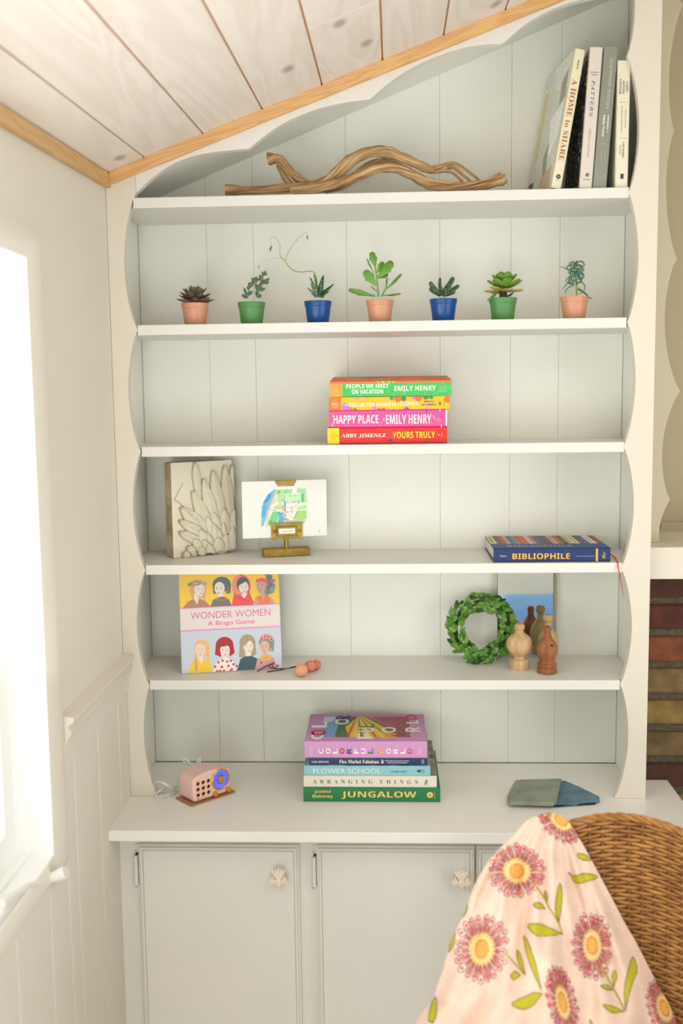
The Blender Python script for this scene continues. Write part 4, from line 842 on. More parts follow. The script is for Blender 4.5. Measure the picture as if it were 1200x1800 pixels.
for (x, y) in ((592, 524), (620, 522), (642, 536)): cv.ell(x, y, 7, 6, (110, 160, 110))
for (x, y) in ((570, 690), (660, 700), (690, 720)): cv.ell(x, y, 8, 8, (200, 60, 70))
print_panel(bxw, 'box_print', cv, (.0008, -.0006, BH-.0008), (BW-.0016, 0, 0), (0, 0, -(BH-.0016)))
pk = ink((240, 84, 176)); sX = BW/720; sZ = BH/738
def wb(x0_, x1_, y0_, y1_): return (x0_*sX, x1_*sX, BH-y1_*sZ, BH-y0_*sZ)
letter(bxw, 'WONDER WOMEN', wb(76, 648, 296, 346), 'xz', -.0010, pk, bold=-.008); letter(bxw, 'A Bingo Game', wb(196, 532, 366, 408), 'xz', -.0010, pk, bold=.002)

# ================================================================== DRIFTWOOD
def driftmat():
    m = bpy.data.materials.new('driftwood'); m.use_nodes = True; nt = m.node_tree; b = nt.nodes['Principled BSDF']; b.inputs['Roughness'].default_value = .8
    a = nt.nodes.new('ShaderNodeAttribute'); a.attribute_name = 'grain'
    n = nt.nodes.new('ShaderNodeTexNoise'); n.inputs['Scale'].default_value = 1; n.inputs['Detail'].default_value = 7; n.inputs['Roughness'].default_value = .65; nt.links.new(a.outputs['Vector'], n.inputs['Vector'])
    r = nt.nodes.new('ShaderNodeValToRGB'); e = r.color_ramp.elements; e[0].position = .30; e[0].color = (*lin((108, 76, 48)), 1); e[1].position = .72; e[1].color = (*lin((236, 208, 166)), 1)
    k = e.new(.43); k.color = (*lin((170, 128, 84)), 1); k = e.new(.55); k.color = (*lin((208, 172, 124)), 1)
    nt.links.new(n.outputs['Fac'], r.inputs[0]); nt.links.new(r.outputs[0], b.inputs['Base Color'])
    bp = nt.nodes.new('ShaderNodeBump'); bp.inputs['Distance'].default_value = .004; bp.inputs['Strength'].default_value = .8; nt.links.new(n.outputs['Fac'], bp.inputs['Height']); nt.links.new(bp.outputs[0], b.inputs['Normal']); return m
DM = driftmat()
dw = empty('driftwood', (0, .08, 2.0243), label='long twisted driftwood branch lying across the top shelf', cat='driftwood')
def dpx(x, y): return 380+x/2.3077, 240+y/2.3077
def dbranch(pts, name, base_r=1., seed=0):
    P3 = []; R3 = []
    for (x, y, r, Y) in pts:
        p = gY(*dpx(x, y), Y); P3.append(np.array([p.x, p.y, p.z, r/2.3077*1.155e-3]))
    sp = spline(P3, 9); ph = seed*1.7
    pp = [Vector(s[:3]) for s in sp]; rr = [max(s[3], .0012) for s in sp]
    for p, r in zip(pp, rr): p.z = max(p.z, 2.0250+r*.80)
    n = 18; mb = MB()
    fn = lambda i, a: 1+.16*math.sin(3*(a+i*.07)+ph)+.10*math.sin(5*(a+i*.05)+ph*2)+.07*math.sin(i*.9+a*2+ph)
    mb.tube(pp, rr, n, True, fn); me = mb.mesh(name, DM, True, 60)
    at = me.attributes.new('grain', 'FLOAT_VECTOR', 'POINT'); g = np.zeros((len(me.vertices), 3), np.float32)
    acc = 0
    for i in range(len(pp)):
        if i: acc += (pp[i]-pp[i-1]).length
        for k in range(n): a = 2*PI*k/n+i*.05; g[i*n+k] = (math.cos(a)*2.6+seed*3, math.sin(a)*2.6, acc*14)
    at.data.foreach_set('vector', g.reshape(-1))
    o = link(name, me, dw); o.matrix_parent_inverse = dw.matrix_basis.inverted(); return o
dbranch([(36, 214, 20, .07), (150, 218, 14, .075), (280, 212, 17, .08), (400, 203, 22, .08), (470, 165, 22, .085), (540, 105, 22, .085), (610, 68, 19, .085), (690, 58, 19, .08), (760, 88, 17, .075), (850, 130, 16, .075), (885, 140, 9, .075)], 'branch', seed=1)
dbranch([(300, 216, 13, .06), (400, 212, 18, .06), (490, 195, 22, .06), (560, 165, 20, .06), (640, 135, 19, .06), (720, 128, 18, .06), (800, 158, 19, .06), (860, 190, 22, .06), (930, 205, 20, .06), (1000, 203, 17, .06), (1080, 193, 19, .06), (1155, 175, 23, .06), (1162, 172, 22, .06)], 'branch', seed=2)
dbranch([(440, 222, 12, .11), (530, 190, 16, .11), (600, 125, 14, .11), (680, 100, 14, .11), (760, 130, 13, .11), (840, 175, 14, .10), (900, 205, 12, .09)], 'branch', seed=3)
dbranch([(208, 92, 25, .09), (235, 88, 19, .09), (262, 98, 18, .09), (300, 145, 16, .09), (345, 178, 15, .09), (395, 205, 14, .085)], 'branch', seed=4)
dbranch([(252, 112, 9, .10), (275, 160, 11, .10), (305, 200, 12, .09), (340, 215, 9, .09)], 'branch', seed=5)
dbranch([(850, 135, 10, .085), (900, 124, 8, .085), (955, 108, 7, .085), (985, 118, 7, .085), (1025, 145, 6, .085), (1068, 178, 5, .08)], 'branch', seed=6)
dbranch([(880, 145, 8, .08), (930, 138, 8, .08), (965, 150, 6.5, .08), (1000, 185, 6, .075)], 'branch', seed=7)
dbranch([(935, 125, 6, .09), (965, 125, 7, .09), (1000, 155, 5.5, .085), (1030, 182, 5, .08)], 'branch', seed=8)
dbranch([(690, 48, 5, .085), (705, 46, 4, .085), (722, 52, 2.4, .085)], 'branch', seed=9)
dbranch([(620, 112, 3, .09), (650, 100, 4.5, .09), (670, 86, 5, .09)], 'branch', seed=10)

# ================================================================== SUCCULENTS
def leaf_mesh(name, m, L=1., W=.3, T=.12, prof='oval', curl=.0, cup=.0, n=9, k=8, colfn=None):
    """leaf along +x, width along y, thickness along z, base at origin"""
    vs = []; cols = []; x = z = 0; ang = 0; tt = np.linspace(0, 1, n)
    for i, t in enumerate(tt):
        if prof == 'oval': w_ = math.sin(PI*min(max(t**.85, .03), .985))**.6
        elif prof == 'spoon': w_ = (.25+.75*t**1.2)*math.sqrt(max(1-((t-.62)/.395)**2, .01)) if t > .62 else (.22+.78*(t/.62)**1.3)
        elif prof == 'point': w_ = (math.sin(PI*min(t*.72+.14, 1))**.8)*(1-t**5*.96)
        elif prof == 'spike': w_ = (1-t)**.75+.02
        elif prof == 'strap': w_ = .8+.2*math.sin(PI*t) if t < .85 else math.sqrt(max(1-((t-.85)/.155)**2, .02))*.88
        for j in range(k):
            a = 2*PI*j/k; yy = W/2*w_*math.cos(a); zz = T/2*(w_**.7)*math.sin(a)+cup*abs(yy)
            vs.append((x-math.sin(ang)*zz, yy, z+math.cos(ang)*zz)); cols.append((t, abs(math.cos(a)), math.sin(a)))
        if i < n-1: ang = curl*(t+.5/n); x += L/(n-1)*math.cos(ang); z += L/(n-1)*math.sin(ang)
    mb = MB(); fs = []
    for i in range(n-1):
        for j in range(k): fs.append((i*k+j, i*k+(j+1) % k, (i+1)*k+(j+1) % k, (i+1)*k+j))
    fs += [tuple(range(k))[::-1], tuple((n-1)*k+j for j in range(k))]
    mb.add(vs, fs); me = mb.mesh(name, m, True, 70)
    if colfn:
        at = me.color_attributes.new('Col', 'FLOAT_COLOR', 'POINT'); d = np.ones((len(vs), 4), np.float32)
        for i, c in enumerate(cols): d[i, :3] = lin(colfn(*c))
        at.data.foreach_set('color', d.reshape(-1))
    return me
def put_leaf(par, me, loc, az, el, roll=0, s=1., name='leaf'):
    o = link(name, me, par, loc); o.rotation_mode = 'QUATERNION'
    o.rotation_quaternion = (Matrix.Rotation(az, 4, 'Z') @ Matrix.Rotation(-el, 4, 'Y') @ Matrix.Rotation(roll, 4, 'X')).to_quaternion(); o.scale = (s, s, s); return o
def leaf_to(par, me, p0, p1, roll=0, wid=1., name='leaf'):
    d = Vector(p1)-Vector(p0); L = d.length; az = math.atan2(d.y, d.x); el = math.atan2(d.z, math.hypot(d.x, d.y))
    o = put_leaf(par, me, p0, az, el, roll, 1, name); o.scale = (L, L*wid, L*wid); return o
LM = attr_mat('succulent_leaf', .42, bump=.15, bscale=500)
POT = {'terracotta': mat('terracotta_plastic', (208, 148, 116), .38), 'green': mat('green_plastic', (84, 138, 76), .45), 'blue': mat('blue_plastic', (6, 72, 140), .30)}
def pot(px_, color, label, yoff=.045, py=564):
    X_ = gY(px_, py, yoff).x; r = empty('potted_succulent', (X_, yoff, 1.7833), label=label, cat='potted plant', group='small potted succulents on the second shelf')
    prof = [(.0205, 0), (.0212, .0008), (.0252, .0328), (.0262, .0335), (.0270, .0420), (.0276, .0425), (.0276, .0432), (.0262, .0432), (.0250, .0335), (.0240, .0330), (.0238, .034)]
    MB().lathe(prof, n=40).build('pot', POT[color], r)
    m = MB(); m.lathe([(1e-5, .0385), (.012, .0392), (.0225, .0380), (.0248, .0350), (.0248, .033)], n=20); m.build('soil', MT['soil'], r)
    return r
def PX(r, px_, py_, y=None):          # photo pixel -> local point of the pot
    p = gY(px_, py_, r.location.y+(y or 0)); return Vector(p)-r.location
c3 = lambda x, y: (280+x/3.75, 390+y/3.75)
c4 = lambda x, y: (580+x/3.75, 390+y/3.75)
c5 = lambda x, y: (820+x/3.75, 430+y/3.75)
def mixc(a, b, t): return tuple(np.array(a)*(1-t)+np.array(b)*t)
# 1 dark rosette
r = pot(343.5, 'terracotta', 'terracotta pot with a dark brown rosette succulent, leftmost on its shelf')
dark = leaf_mesh('leaf', LM, .040, .022, .0048, 'point', curl=.25, cup=.22, colfn=lambda t, e, s: mixc((134, 112, 100), (84, 64, 58), .5*t+.45*e))
midl = leaf_mesh('leaf', LM, .034, .017, .0046, 'point', curl=.3, cup=.22, colfn=lambda t, e, s: mixc((128, 136, 90), (92, 76, 66), t*.8+.2*e))
inn = leaf_mesh('leaf', LM, .027, .014, .004, 'point', curl=.3, cup=.22, colfn=lambda t, e, s: mixc((130, 156, 60), (84, 84, 62), t*.8))
C0 = Vector((0, 0, .041))
for i in range(8): put_leaf(r, dark, C0+Vector((0, 0, .0015)), i*2*PI/8+.2, .10+.06*math.sin(i*2.2), 0, 1.0+.08*math.sin(i*3))
for i in range(8): put_leaf(r, dark, C0+Vector((0, 0, .006)), i*2*PI/8+.6, .34+.08*math.sin(i*1.7), 0, .93)
for i in range(7): put_leaf(r, midl, C0+Vector((0, 0, .010)), i*2*PI/7+.1, .62+.1*math.sin(i*2.9), 0, .98)
for i in range(5): put_leaf(r, inn, C0+Vector((0, 0, .013)), i*2*PI/5+.5, .95, 0, 1)
for i in range(3): put_leaf(r, inn, C0+Vector((0, 0, .015)), i*2*PI/3+.9, 1.25, 0, .75)
# 2 grey-green jade
r = pot(442.5, 'green', 'green pot with a small grey-green round-leaved succulent, second from left')
sm = leaf_mesh('leaf', LM, 1, .72, .26, 'oval', curl=.3, colfn=lambda t, e, s: mixc((116, 150, 112), (60, 92, 66), .3+.5*t*e))
stm = mat('reddish_stem', (140, 110, 80), .6)
s1 = [c3(580, 505), (436.5, 513), c3(592, 440), c3(625, 405), c3(660, 375), c3(682, 350)]
s2 = [c3(652, 500), c3(655, 455), c3(672, 415), c3(700, 395)]
for s_ in (s1, s2): MB().tube(spline([PX(r, *p) for p in s_], 4), .0011, 6).build('stem', stm, r)
for (x0_, y0_, x1_, y1_, yo) in ((580, 495, 540, 485, 0), (580, 480, 548, 438, .003), (583, 478, 620, 462, -.003), (588, 450, 575, 430, .004), (592, 445, 596, 398, -.002), (600, 430, 612, 395, .002), (625, 405, 604, 368, 0), (628, 402, 640, 365, .004), (650, 380, 690, 368, -.004), (665, 372, 662, 345, 0), (682, 355, 672, 325, .002), (684, 355, 706, 322, -.002), (690, 350, 708, 340, .003), (655, 500, 632, 455, 0), (656, 498, 650, 470, -.003), (657, 455, 625, 410, .002), (660, 450, 702, 445, -.002), (658, 440, 668, 405, .003), (672, 415, 690, 380, .003), (690, 398, 728, 375, 0), (695, 405, 726, 400, -.003), (655, 500, 665, 478, .004)):
    leaf_to(r, sm, PX(r, *c3(x0_, y0_), 0), PX(r, *c3(x1_, y1_), yo*2), 1.0+random.uniform(-.5, .5))
# 3 haworthia + flower stalk
r = pot(559, 'blue', 'blue pot with a spiky striped succulent and a long thin flower stalk')
sp_ = leaf_mesh('leaf', LM, 1, .34, .16, 'spike', curl=-.25, cup=.1, n=22, colfn=lambda t, e, s: (150, 178, 140) if (int(t*21) % 3 == 1 and s < .1) else (40, 84, 44))
bs = [c3(1040, 490), c3(1045, 485), c3(1050, 488)]
for (x, y, yo) in ((975, 430, 0), (1002, 360, .006), (1035, 338, .010), (1080, 345, .004), (1148, 402, 0), (1120, 455, -.012), (997, 405, -.008), (1060, 352, -.006), (1022, 410, -.016), (1095, 440, .012), (1068, 400, -.016)):
    leaf_to(r, sp_, PX(r, *c3(1048+(x-1048)*.16, 492), yo*.4), PX(r, *c3(x, y), yo), 1.2, 1)
gs = mat('flower_stalk', (150, 152, 70), .6); dry = mat('dry_flower', (140, 112, 78), .8)
def stalk(pts, ra, rb, m): P_ = spline([PX(r, *c3(*p[:2]), p[2]) for p in pts], 6); MB().tube(P_, list(np.linspace(ra, rb, len(P_))), 6).build('stalk', m, r)
stalk([(1045, 470, 0), (1040, 395, -.004), (1028, 345, -.004), (1000, 326, 0), (930, 331, 0), (880, 318, 0), (845, 285, 0), (828, 255, 0), (800, 232, 0)], .0011, .0008, gs)
stalk([(800, 232, 0), (792, 190, 0), (795, 150, 0), (770, 110, 0), (745, 100, 0), (728, 120, 0), (740, 160, 0)], .0007, .0003, mat('stalk_tan', (176, 150, 104), .7))
stalk([(830, 255, 0), (850, 200, 0), (890, 140, 0), (930, 95, 0), (965, 73, 0), (978, 92, 0)], .0007, .0003, gs)
stalk([(800, 235, 0), (740, 240, 0), (690, 255, 0), (660, 280, 0), (655, 298, 0)], .0004, .00025, mat('stalk_pale', (190, 180, 150), .7))
dl = leaf_mesh('bud', dry, 1, .45, .3, 'oval')
for (x, y, x2, y2) in ((738, 160, 728, 196), (976, 88, 974, 118), (655, 288, 656, 308), (742, 158, 740, 172)): leaf_to(r, dl, PX(r, *c3(x, y)), PX(r, *c3(x2, y2)), .4, name='bud')
# 4 jade plant
r = pot(667.7, 'terracotta', 'terracotta pot with the tall glossy green jade plant in the middle of the shelf')
jcol = lambda t, e, s: mixc(mixc((120, 166, 66), (84, 136, 44), t), (120, 70, 50), 1. if (e > .93 and t > .25) or t > .985 else 0)
jl = leaf_mesh('leaf', LM, 1, .60, .10, 'spoon', curl=.15, n=14, k=14, colfn=jcol); jn = leaf_mesh('leaf', LM, 1, .27, .12, 'spoon', curl=.2, n=14, k=14, colfn=jcol)
js = mat('jade_stem', (126, 158, 76), .55)
MB().tube(spline([PX(r, *c4(*p)) for p in ((318, 492), (314, 440), (308, 380), (300, 310), (296, 290))], 5), .0019, 8).build('stem', js, r)
MB().tube(spline([PX(r, *c4(*p)) for p in ((338, 492), (352, 468), (366, 440), (375, 420))], 5), .0016, 8).build('stem', js, r)
for (x0_, y0_, x1_, y1_, mm, rl, yo) in ((298, 305, 276, 197, jl, 1.5, -.004), (288, 335, 234, 248, jn, .3, .004), (312, 335, 348, 268, jl, 1.2, .012), (316, 365, 415, 266, jl, 1.3, -.004), (304, 420, 228, 322, jl, 1.4, -.008), (296, 488, 122, 456, jn, .9, -.012), (318, 465, 268, 430, jl, .3, .012), (366, 440, 380, 368, jl, 1.3, -.006), (368, 445, 478, 352, jn, .6, 0), (350, 484, 466, 486, jn, .2, -.010), (316, 372, 378, 345, jl, 1.0, .012), (380, 385, 398, 372, jn, 0, .004)):
    leaf_to(r, mm, PX(r, *c4(x0_, y0_)), PX(r, *c4(x1_, y1_), yo), rl)
# 5 gasteria
r = pot(779, 'blue', 'blue pot with short dark speckled strap leaves, third from right')
gl_ = leaf_mesh('leaf', LM, 1, .33, .15, 'strap', curl=.35, n=24, k=10, colfn=lambda t, e, s: (140, 158, 122) if random.random() < .13 else (50, 80, 48))
for (x, y, yo, wd) in ((645, 402, 0, 1), (645, 440, .012, 1.0), (705, 370, .006, 1.0), (744, 422, -.004, 1.2), (824, 373, .004, 1.), (858, 430, -.004, .95), (832, 462, -.014, 1.), (690, 455, -.018, 1), (780, 400, .018, 1)):
    leaf_to(r, gl_, PX(r, *c4(735+(x-735)*.08, 482), yo*.2), PX(r, *c4(x, y), yo), 1.1+random.uniform(-.35, .35), wd)
# 6 green rosette
r = pot(883.3, 'green', 'green pot with a fat light green rosette on a brown stalk')
g6 = lambda t, e, s: mixc(mixc((132, 172, 62), (96, 148, 48), t), (176, 150, 80), 1. if (e > .95 and t > .5) else 0)
gr = leaf_mesh('leaf', LM, .039, .027, .0044, 'spoon', curl=.45, cup=.18, n=12, k=12, colfn=g6)
gy = leaf_mesh('leaf', LM, .038, .027, .004, 'spoon', curl=.15, cup=.15, n=12, k=12, colfn=lambda t, e, s: mixc((150, 172, 70), (190, 160, 90), t*.8))
MB().tube([(0, 0, .038), (.001, 0, .048), (.002, 0, .060)], [.0085, .007, .006], 10, fn=lambda i, a: 1+.15*math.sin(5*a+i)).build('stem', mat('woody_stalk', (122, 84, 56), .9, bump=1, bscale=500, rgb2=(70, 46, 34), vscale=200), r)
C0 = Vector((.003, 0, .056))
for i in range(7): put_leaf(r, gy, C0, i*2*PI/7+.3, .0+.1*math.sin(i*2), 0, 1.02)
for i in range(8): put_leaf(r, gr, C0+Vector((0, 0, .005)), i*2*PI/8+.1, .22, 0, .98)
for i in range(7): put_leaf(r, gr, C0+Vector((0, 0, .010)), i*2*PI/7+.5, .52, 0, .86)
for i in range(5): put_leaf(r, gr, C0+Vector((0, 0, .014)), i*2*PI/5+.2, .85, 0, .68)
for i in range(4): put_leaf(r, gr, C0+Vector((0, 0, .016)), i*2*PI/4+.7, 1.15, 0, .45)
put_leaf(r, gr, C0+Vector((-.012, -.006, .002)), PI+.4, -.95, 0, .80); put_leaf(r, leaf_mesh('leaf', mat('dried_leaf', (110, 74, 50), .9), .022, .010, .002, 'point', curl=.6), Vector((.006, -.004, .046)), -.1, .25, .6, .8)
# 7 curly
r = pot(1008.5, 'terracotta', 'terracotta pot with a curly blue-green succulent, rightmost on the shelf')
cg_ = mat('curly_blue_green', (104, 142, 120), .45, rgb2=(70, 112, 84), vscale=60); sg = mat('pale_green_stem', (130, 164, 84), .5)
MB().tube(spline([PX(r, *c5(*p)) for p in ((726, 332), (724, 280), (720, 230), (712, 190))], 5), [.0019]*16, 8).build('stem', sg, r)
for k in range(24):
    a = k*2.4; el = .2+1.2*(k/24); L_ = .018+.006*math.sin(k*1.3); base = PX(r, *c5(716, 208-k*3.2)); pts = []; ang = el; p = base.copy(); hd = Vector((math.cos(a), math.sin(a)*.8, 0))
    for j in range(12): pts.append(p.copy()); ang -= .12+.46*(j/12)*(1+.3*math.sin(k)); p = p+(hd*math.cos(ang)+Vector((0, 0, math.sin(ang))))*L_/8
    MB().tube(pts, [.0019*(1-.5*abs(j/6-1)) for j in range(12)], 6).build('leaf', cg_, r)
for cc in (((720, 200), (690, 175), (655, 160), (640, 150), (610, 146)), ((722, 210), (680, 210), (655, 235), (672, 258), (700, 262)), ((715, 240), (680, 245), (650, 270), (628, 296)), ((725, 220), (755, 230), (772, 205), (762, 185), (735, 195)), ((722, 262), (750, 245), (778, 270), (772, 305), (745, 325)), ((705, 230), (704, 255), (704, 282)), ((700, 268), (668, 285), (650, 310), (648, 325)), ((725, 195), (750, 165), (770, 160), (768, 178)), ((736, 292), (765, 310), (790, 330), (806, 350), (825, 356)), ((735, 228), (735, 215), (728, 205))):
    P_ = spline([PX(r, *c5(*p), .004*math.sin(i*2+len(cc))-.004) for i, p in enumerate(cc)], 5); MB().tube(P_, list(np.linspace(.0017, .0007, len(P_))), 6).build('leaf', cg_ if cc[0][1] < 285 else mat('dry_tendril', (90, 82, 60), .8), r)

# ================================================================== WREATH
wr = empty('boxwood_wreath', (0, 0, 0), label='small green boxwood wreath leaning at the left edge of the mirror', cat='wreath')
wc = gY(845.5, 1104, .150); wr.location = (wc.x, .172, 1.0742)
Rw = 46/1800*2.16*1.01; lean = math.radians(12); fwd = Vector((0, math.sin(lean), math.cos(lean)))
cen = Vector((0, -.030, wc.z-1.0742))
def wpt(a, rr, off): return cen+Vector((math.cos(a)*rr, 0, 0))+fwd*(math.sin(a)*rr)+Vector((0, -math.cos(lean), math.sin(lean)))*off
MB().tube([wpt(a, Rw, 0) for a in np.linspace(0, 2*PI, 49)], .0055, 8).build('wreath_base', mat('wreath_twigs', (64, 58, 34), .9), wr)
lv_ = []
for c1_, c2_ in (((96, 146, 50), (62, 110, 34)), ((122, 166, 66), (84, 134, 46)), ((46, 88, 34), (26, 60, 22)), ((140, 178, 88), (100, 146, 60))):
    lv_.append(leaf_mesh('leaf', LM, .0165, .0102, .0010, 'oval', curl=.25, cup=.12, n=8, k=8, colfn=lambda t, e, s, a=c1_, b2=c2_: mixc(a, b2, .5*e+.4*t)))
for i in range(290):
    a = 2*PI*i/290*1.0+random.uniform(-.03, .03); psi = random.uniform(-.35, PI+.35)
    nr = math.cos(psi); nf = math.sin(psi); rad = Vector((math.cos(a), 0, 0))+fwd*math.sin(a); fr = Vector((0, -math.cos(lean), math.sin(lean)))
    tan = (Vector((math.sin(a), 0, 0))-fwd*math.cos(a))                       # clockwise sweep
    p = wpt(a, Rw+nr*.0115, nf*.010); d = (tan*random.uniform(.55, 1.1)+(rad*nr+fr*nf)*random.uniform(.15, .6)+Vector((random.uniform(-.3, .3), random.uniform(-.2, .2), random.uniform(-.3, .3)))).normalized()
    nrm = (rad*nr*.7+fr*(nf*.6+.9)).normalized(); y_ = nrm.cross(d).normalized(); z_ = d.cross(y_)
    o = link('leaf', lv_[random.choice([0, 0, 1, 1, 2, 3])], wr); s = random.uniform(.8, 1.12)
    o.matrix_local = Matrix.Translation(p) @ Matrix(((d.x, y_.x, z_.x, 0), (d.y, y_.y, z_.y, 0), (d.z, y_.z, z_.z, 0), (0, 0, 0, 1))) @ Matrix.Scale(s, 4)

# ================================================================== MIRROR + FINIALS
mi = empty('mirror', (.2355, .1775, 1.0742), (math.radians(-2.2), 0, 0), label='small rectangular mirror standing upright behind the wooden finials', cat='mirror')
mm_ = bpy.data.materials.new('mirror_silver'); mm_.use_nodes = True; b_ = mm_.node_tree.nodes['Principled BSDF']; b_.inputs['Base Color'].default_value = (.80, .84, .83, 1); b_.inputs['Metallic'].default_value = 1; b_.inputs['Roughness'].default_value = .015
gd_ = mat('mirror_glass_edge', (60, 92, 76), .15)
MW, MH = .1185, .2125
MB().add([(0, .00003, 0), (MW, .00003, 0), (MW, .00003, MH), (0, .00003, MH), (.004, 0, .004), (MW-.004, 0, .004), (MW-.004, 0, MH-.004), (.004, 0, MH-.004)],
         [(4, 5, 6, 7), (0, 1, 5, 4), (1, 2, 6, 5), (2, 3, 7, 6), (3, 0, 4, 7)]).build('mirror_glass', mm_, mi, smooth=False)
MB().box(-.0006, MW+.0006, .0004, .0035, -.0004, MH+.0006).build('glass_edge', gd_, mi, smooth=False); MB().box(.002, MW+.006, .0036, .0065, .002, MH-.001).build('backing', mat('mirror_backing', (176, 162, 134), .8), mi, smooth=False)
def wood(n, a, b): return mat(n, a, .55, rgb2=b, vscale=6, stretch=(14, 14, 2), contrast=(.35, .7), bump=.2, bscale=80)
wp = wood('pale_beech', (216, 184, 140), (190, 152, 108)); wp2 = wood('pale_oak', (208, 180, 132), (178, 146, 100)); wd = wood('warm_brown_wood', (168, 108, 64), (132, 78, 44))
def smooth_prof(pr, n=4): return [(max(p[0], 1e-5), p[1]) for p in spline(pr, n)]
def finial(px_, py_, yb, H, prof, m, label):
    p = gZ(px_, py_, 1.074); r = empty('wooden_finial', (gY(px_, py_-8, yb).x, yb, 1.0742), label=label, cat='finial', group='turned wooden finials in front of the mirror')
    MB().lathe([(a, b*H) for a, b in smooth_prof(prof)], n=28).build('finial_body', m, r, ang=50); return r
f1 = finial(912.5, 1180, .088, .0965, [(.0195, 0), (.0198, .005), (.0200, .17), (.0188, .215), (.0165, .225), (.0125, .25), (.0130, .29), (.0165, .325), (.0230, .40), (.0268, .50), (.0262, .60), (.0215, .70), (.0135, .76), (.0095, .80), (.0085, .855), (.0100, .875), (.0108, .92), (.0095, .965), (.0060, .995), (.0001, 1.)], wp, 'pale round wooden finial, front left of the three by the mirror')
f3 = finial(961, 1185, .060, .0985, [(.0195, 0), (.0203, .02), (.0203, .085), (.0185, .11), (.0175, .13), (.0200, .155), (.0198, .19), (.0160, .22), (.0145, .25), (.0165, .30), (.0205, .40), (.0212, .50), (.0190, .60), (.0140, .68), (.0095, .75), (.0072, .83), (.0078, .875), (.0085, .92), (.0070, .97), (.0001, 1.)], wd, 'reddish brown wooden finial with a small dark hole, front right')
MB().lathe([(1e-5, -.0008), (.0022, -.0008), (.0022, .0006), (1e-5, .0006)], n=12).build('screw_hole', MT['dark'], f3, loc=(.0062, -.0178, .0605), rot=(PI/2-.5, 0, .33))
f2 = finial(962.5, 1170, .126, .1075, [(.0165, 0), (.0178, .03), (.0178, .12), (.0150, .16), (.0135, .20), (.0170, .26), (.0215, .36), (.0222, .46), (.0195, .56), (.0140, .64), (.0090, .72), (.0075, .80), (.0074, .845), (.0098, .865), (.0107, .92), (.0095, .97), (.0060, .997), (.0001, 1.)], wp2, 'taller pale wooden finial partly hidden behind the brown one')

# ================================================================== DRIED BALL STEMS
db = empty('dried_ball_stems', (-.18, .055, 1.0742), label='dried twigs tipped with three peach pink balls beside the printed box', cat='dried flowers')
tw = mat('dark_twig', (84, 60, 52), .8, bump=.8, bscale=500)
for (x, y, r_, c, yo) in ((529.5, 1177.5, .0134, (250, 182, 140), 0), (545, 1170.5, .0118, (250, 158, 130), .018), (555.5, 1168, .0102, (248, 146, 130), .030)):
    p = gZ(x, y+r_*880, 1.0742); p = Vector((gY(x, y, p.y).x, p.y, 1.0742+r_*1.02)); bm = bmesh.new(); bmesh.ops.create_icosphere(bm, subdivisions=4, radius=r_)
    for v in bm.verts: v.co *= 1+.075*math.sin(v.co.x*1900+3)*math.sin(v.co.y*1700+1)*math.sin(v.co.z*1800+2)+random.uniform(-.012, .012)
    me = bpy.data.meshes.new('dried_ball'); bm.to_mesh(me); bm.free(); me.materials.append(mat('peach_ball', c, .85, bump=.8, bscale=700, rgb2=[v*.86 for v in c], vscale=350)); me.polygons.foreach_set('use_smooth', [True]*len(me.polygons))
    o = link('dried_ball', me, db); o.location = p-db.location
def TP(x, y, h): q_ = gZ(x, y, 1.0742+h); return q_-db.location
MB().tube(spline([TP(525, 1172, .009), (TP(505, 1175, .006)), TP(480, 1175, .006), TP(472, 1171, .008)], 5), .0010, 6).build('twig', tw, db)
MB().tube(spline([TP(524, 1170, .010), TP(500, 1176, .004), TP(469, 1181, .0015)], 5), .0012, 6).build('twig', tw, db)
MB().tube(spline([TP(500, 1177, .003), TP(480, 1173, .007), TP(478.5, 1166, .014)], 4), .0009, 6).build('twig', tw, db)
MB().tube(spline([TP(480, 1166, .014), TP(466, 1172, .008), TP(452, 1180, .0015)], 4), .0012, 6).build('twig', tw, db)

# ================================================================== RADIO
co = link('leather_mat', MB().prism([(-.006, -.0048), (.100, -.0048), (.102, -.002), (.102, .052), (.099, .0555), (-.004, .0555), (-.007, .052), (-.0075, -.002)], 0, .0022, 'z').mesh('leather_mat', mat('tan_leather', (176, 124, 88), .6), False), loc=(-.3925, -.0455, ZC+.0001), rot=(0, 0, math.radians(45)), label='thin tan leather mat lying under the small pink radio', cat='mat')
ra = empty('retro_radio', (-.3925, -.0440, ZC+.0024), (0, 0, math.radians(44)), label='small pink retro radio with a glowing blue dial on the counter', cat='radio')
RW, RD, RH = .092, .050, .0575
arc = [(RW*.5+RW*.5*math.sin(t)*1.0, .045+.0125*math.cos(t)) for t in np.linspace(PI/2, -PI/2, 17)]
poly = [(.004, .0015), (RW-.004, .0015), (RW-.0015, .004), (RW, .010)]+[(a, b) for a, b in arc]+[(0, .010), (.0015, .004)]
pink = mat('pink_plastic', (238, 200, 192), .4)
MB().prism(poly, 0, RD).build('body', pink, ra, bevel=.0045, ang=60)
for i in range(3):
    for j in range(3):
        x, z = .0115+.0125*i, .0150+.0118*j
        MB().lathe([(.0031, 0), (.0042, .0002), (.0042, .0012), (.0034, .0016), (.0030, .0012), (.0031, 0)], n=18, caps=False).build('grille_ring', MT['gold'], ra, loc=(x, .0004, z), rot=(PI/2, 0, 0))
        MB().lathe([(1e-5, .0006), (.0031, .0006)], n=14).build('grille_hole', ink((14, 12, 14), .4), ra, loc=(x, .0002, z), rot=(PI/2, 0, 0))
DX, DZ = .0655, .0345
MB().lathe([(.0180, .0005), (.0216, .0005), (.0218, .0030), (.0205, .0040), (.0188, .0034), (.0182, .0018), (.0180, .0005)], n=40, caps=False).build('dial_ring', MT['gold'], ra, loc=(DX, .0004, DZ), rot=(PI/2, 0, 0))
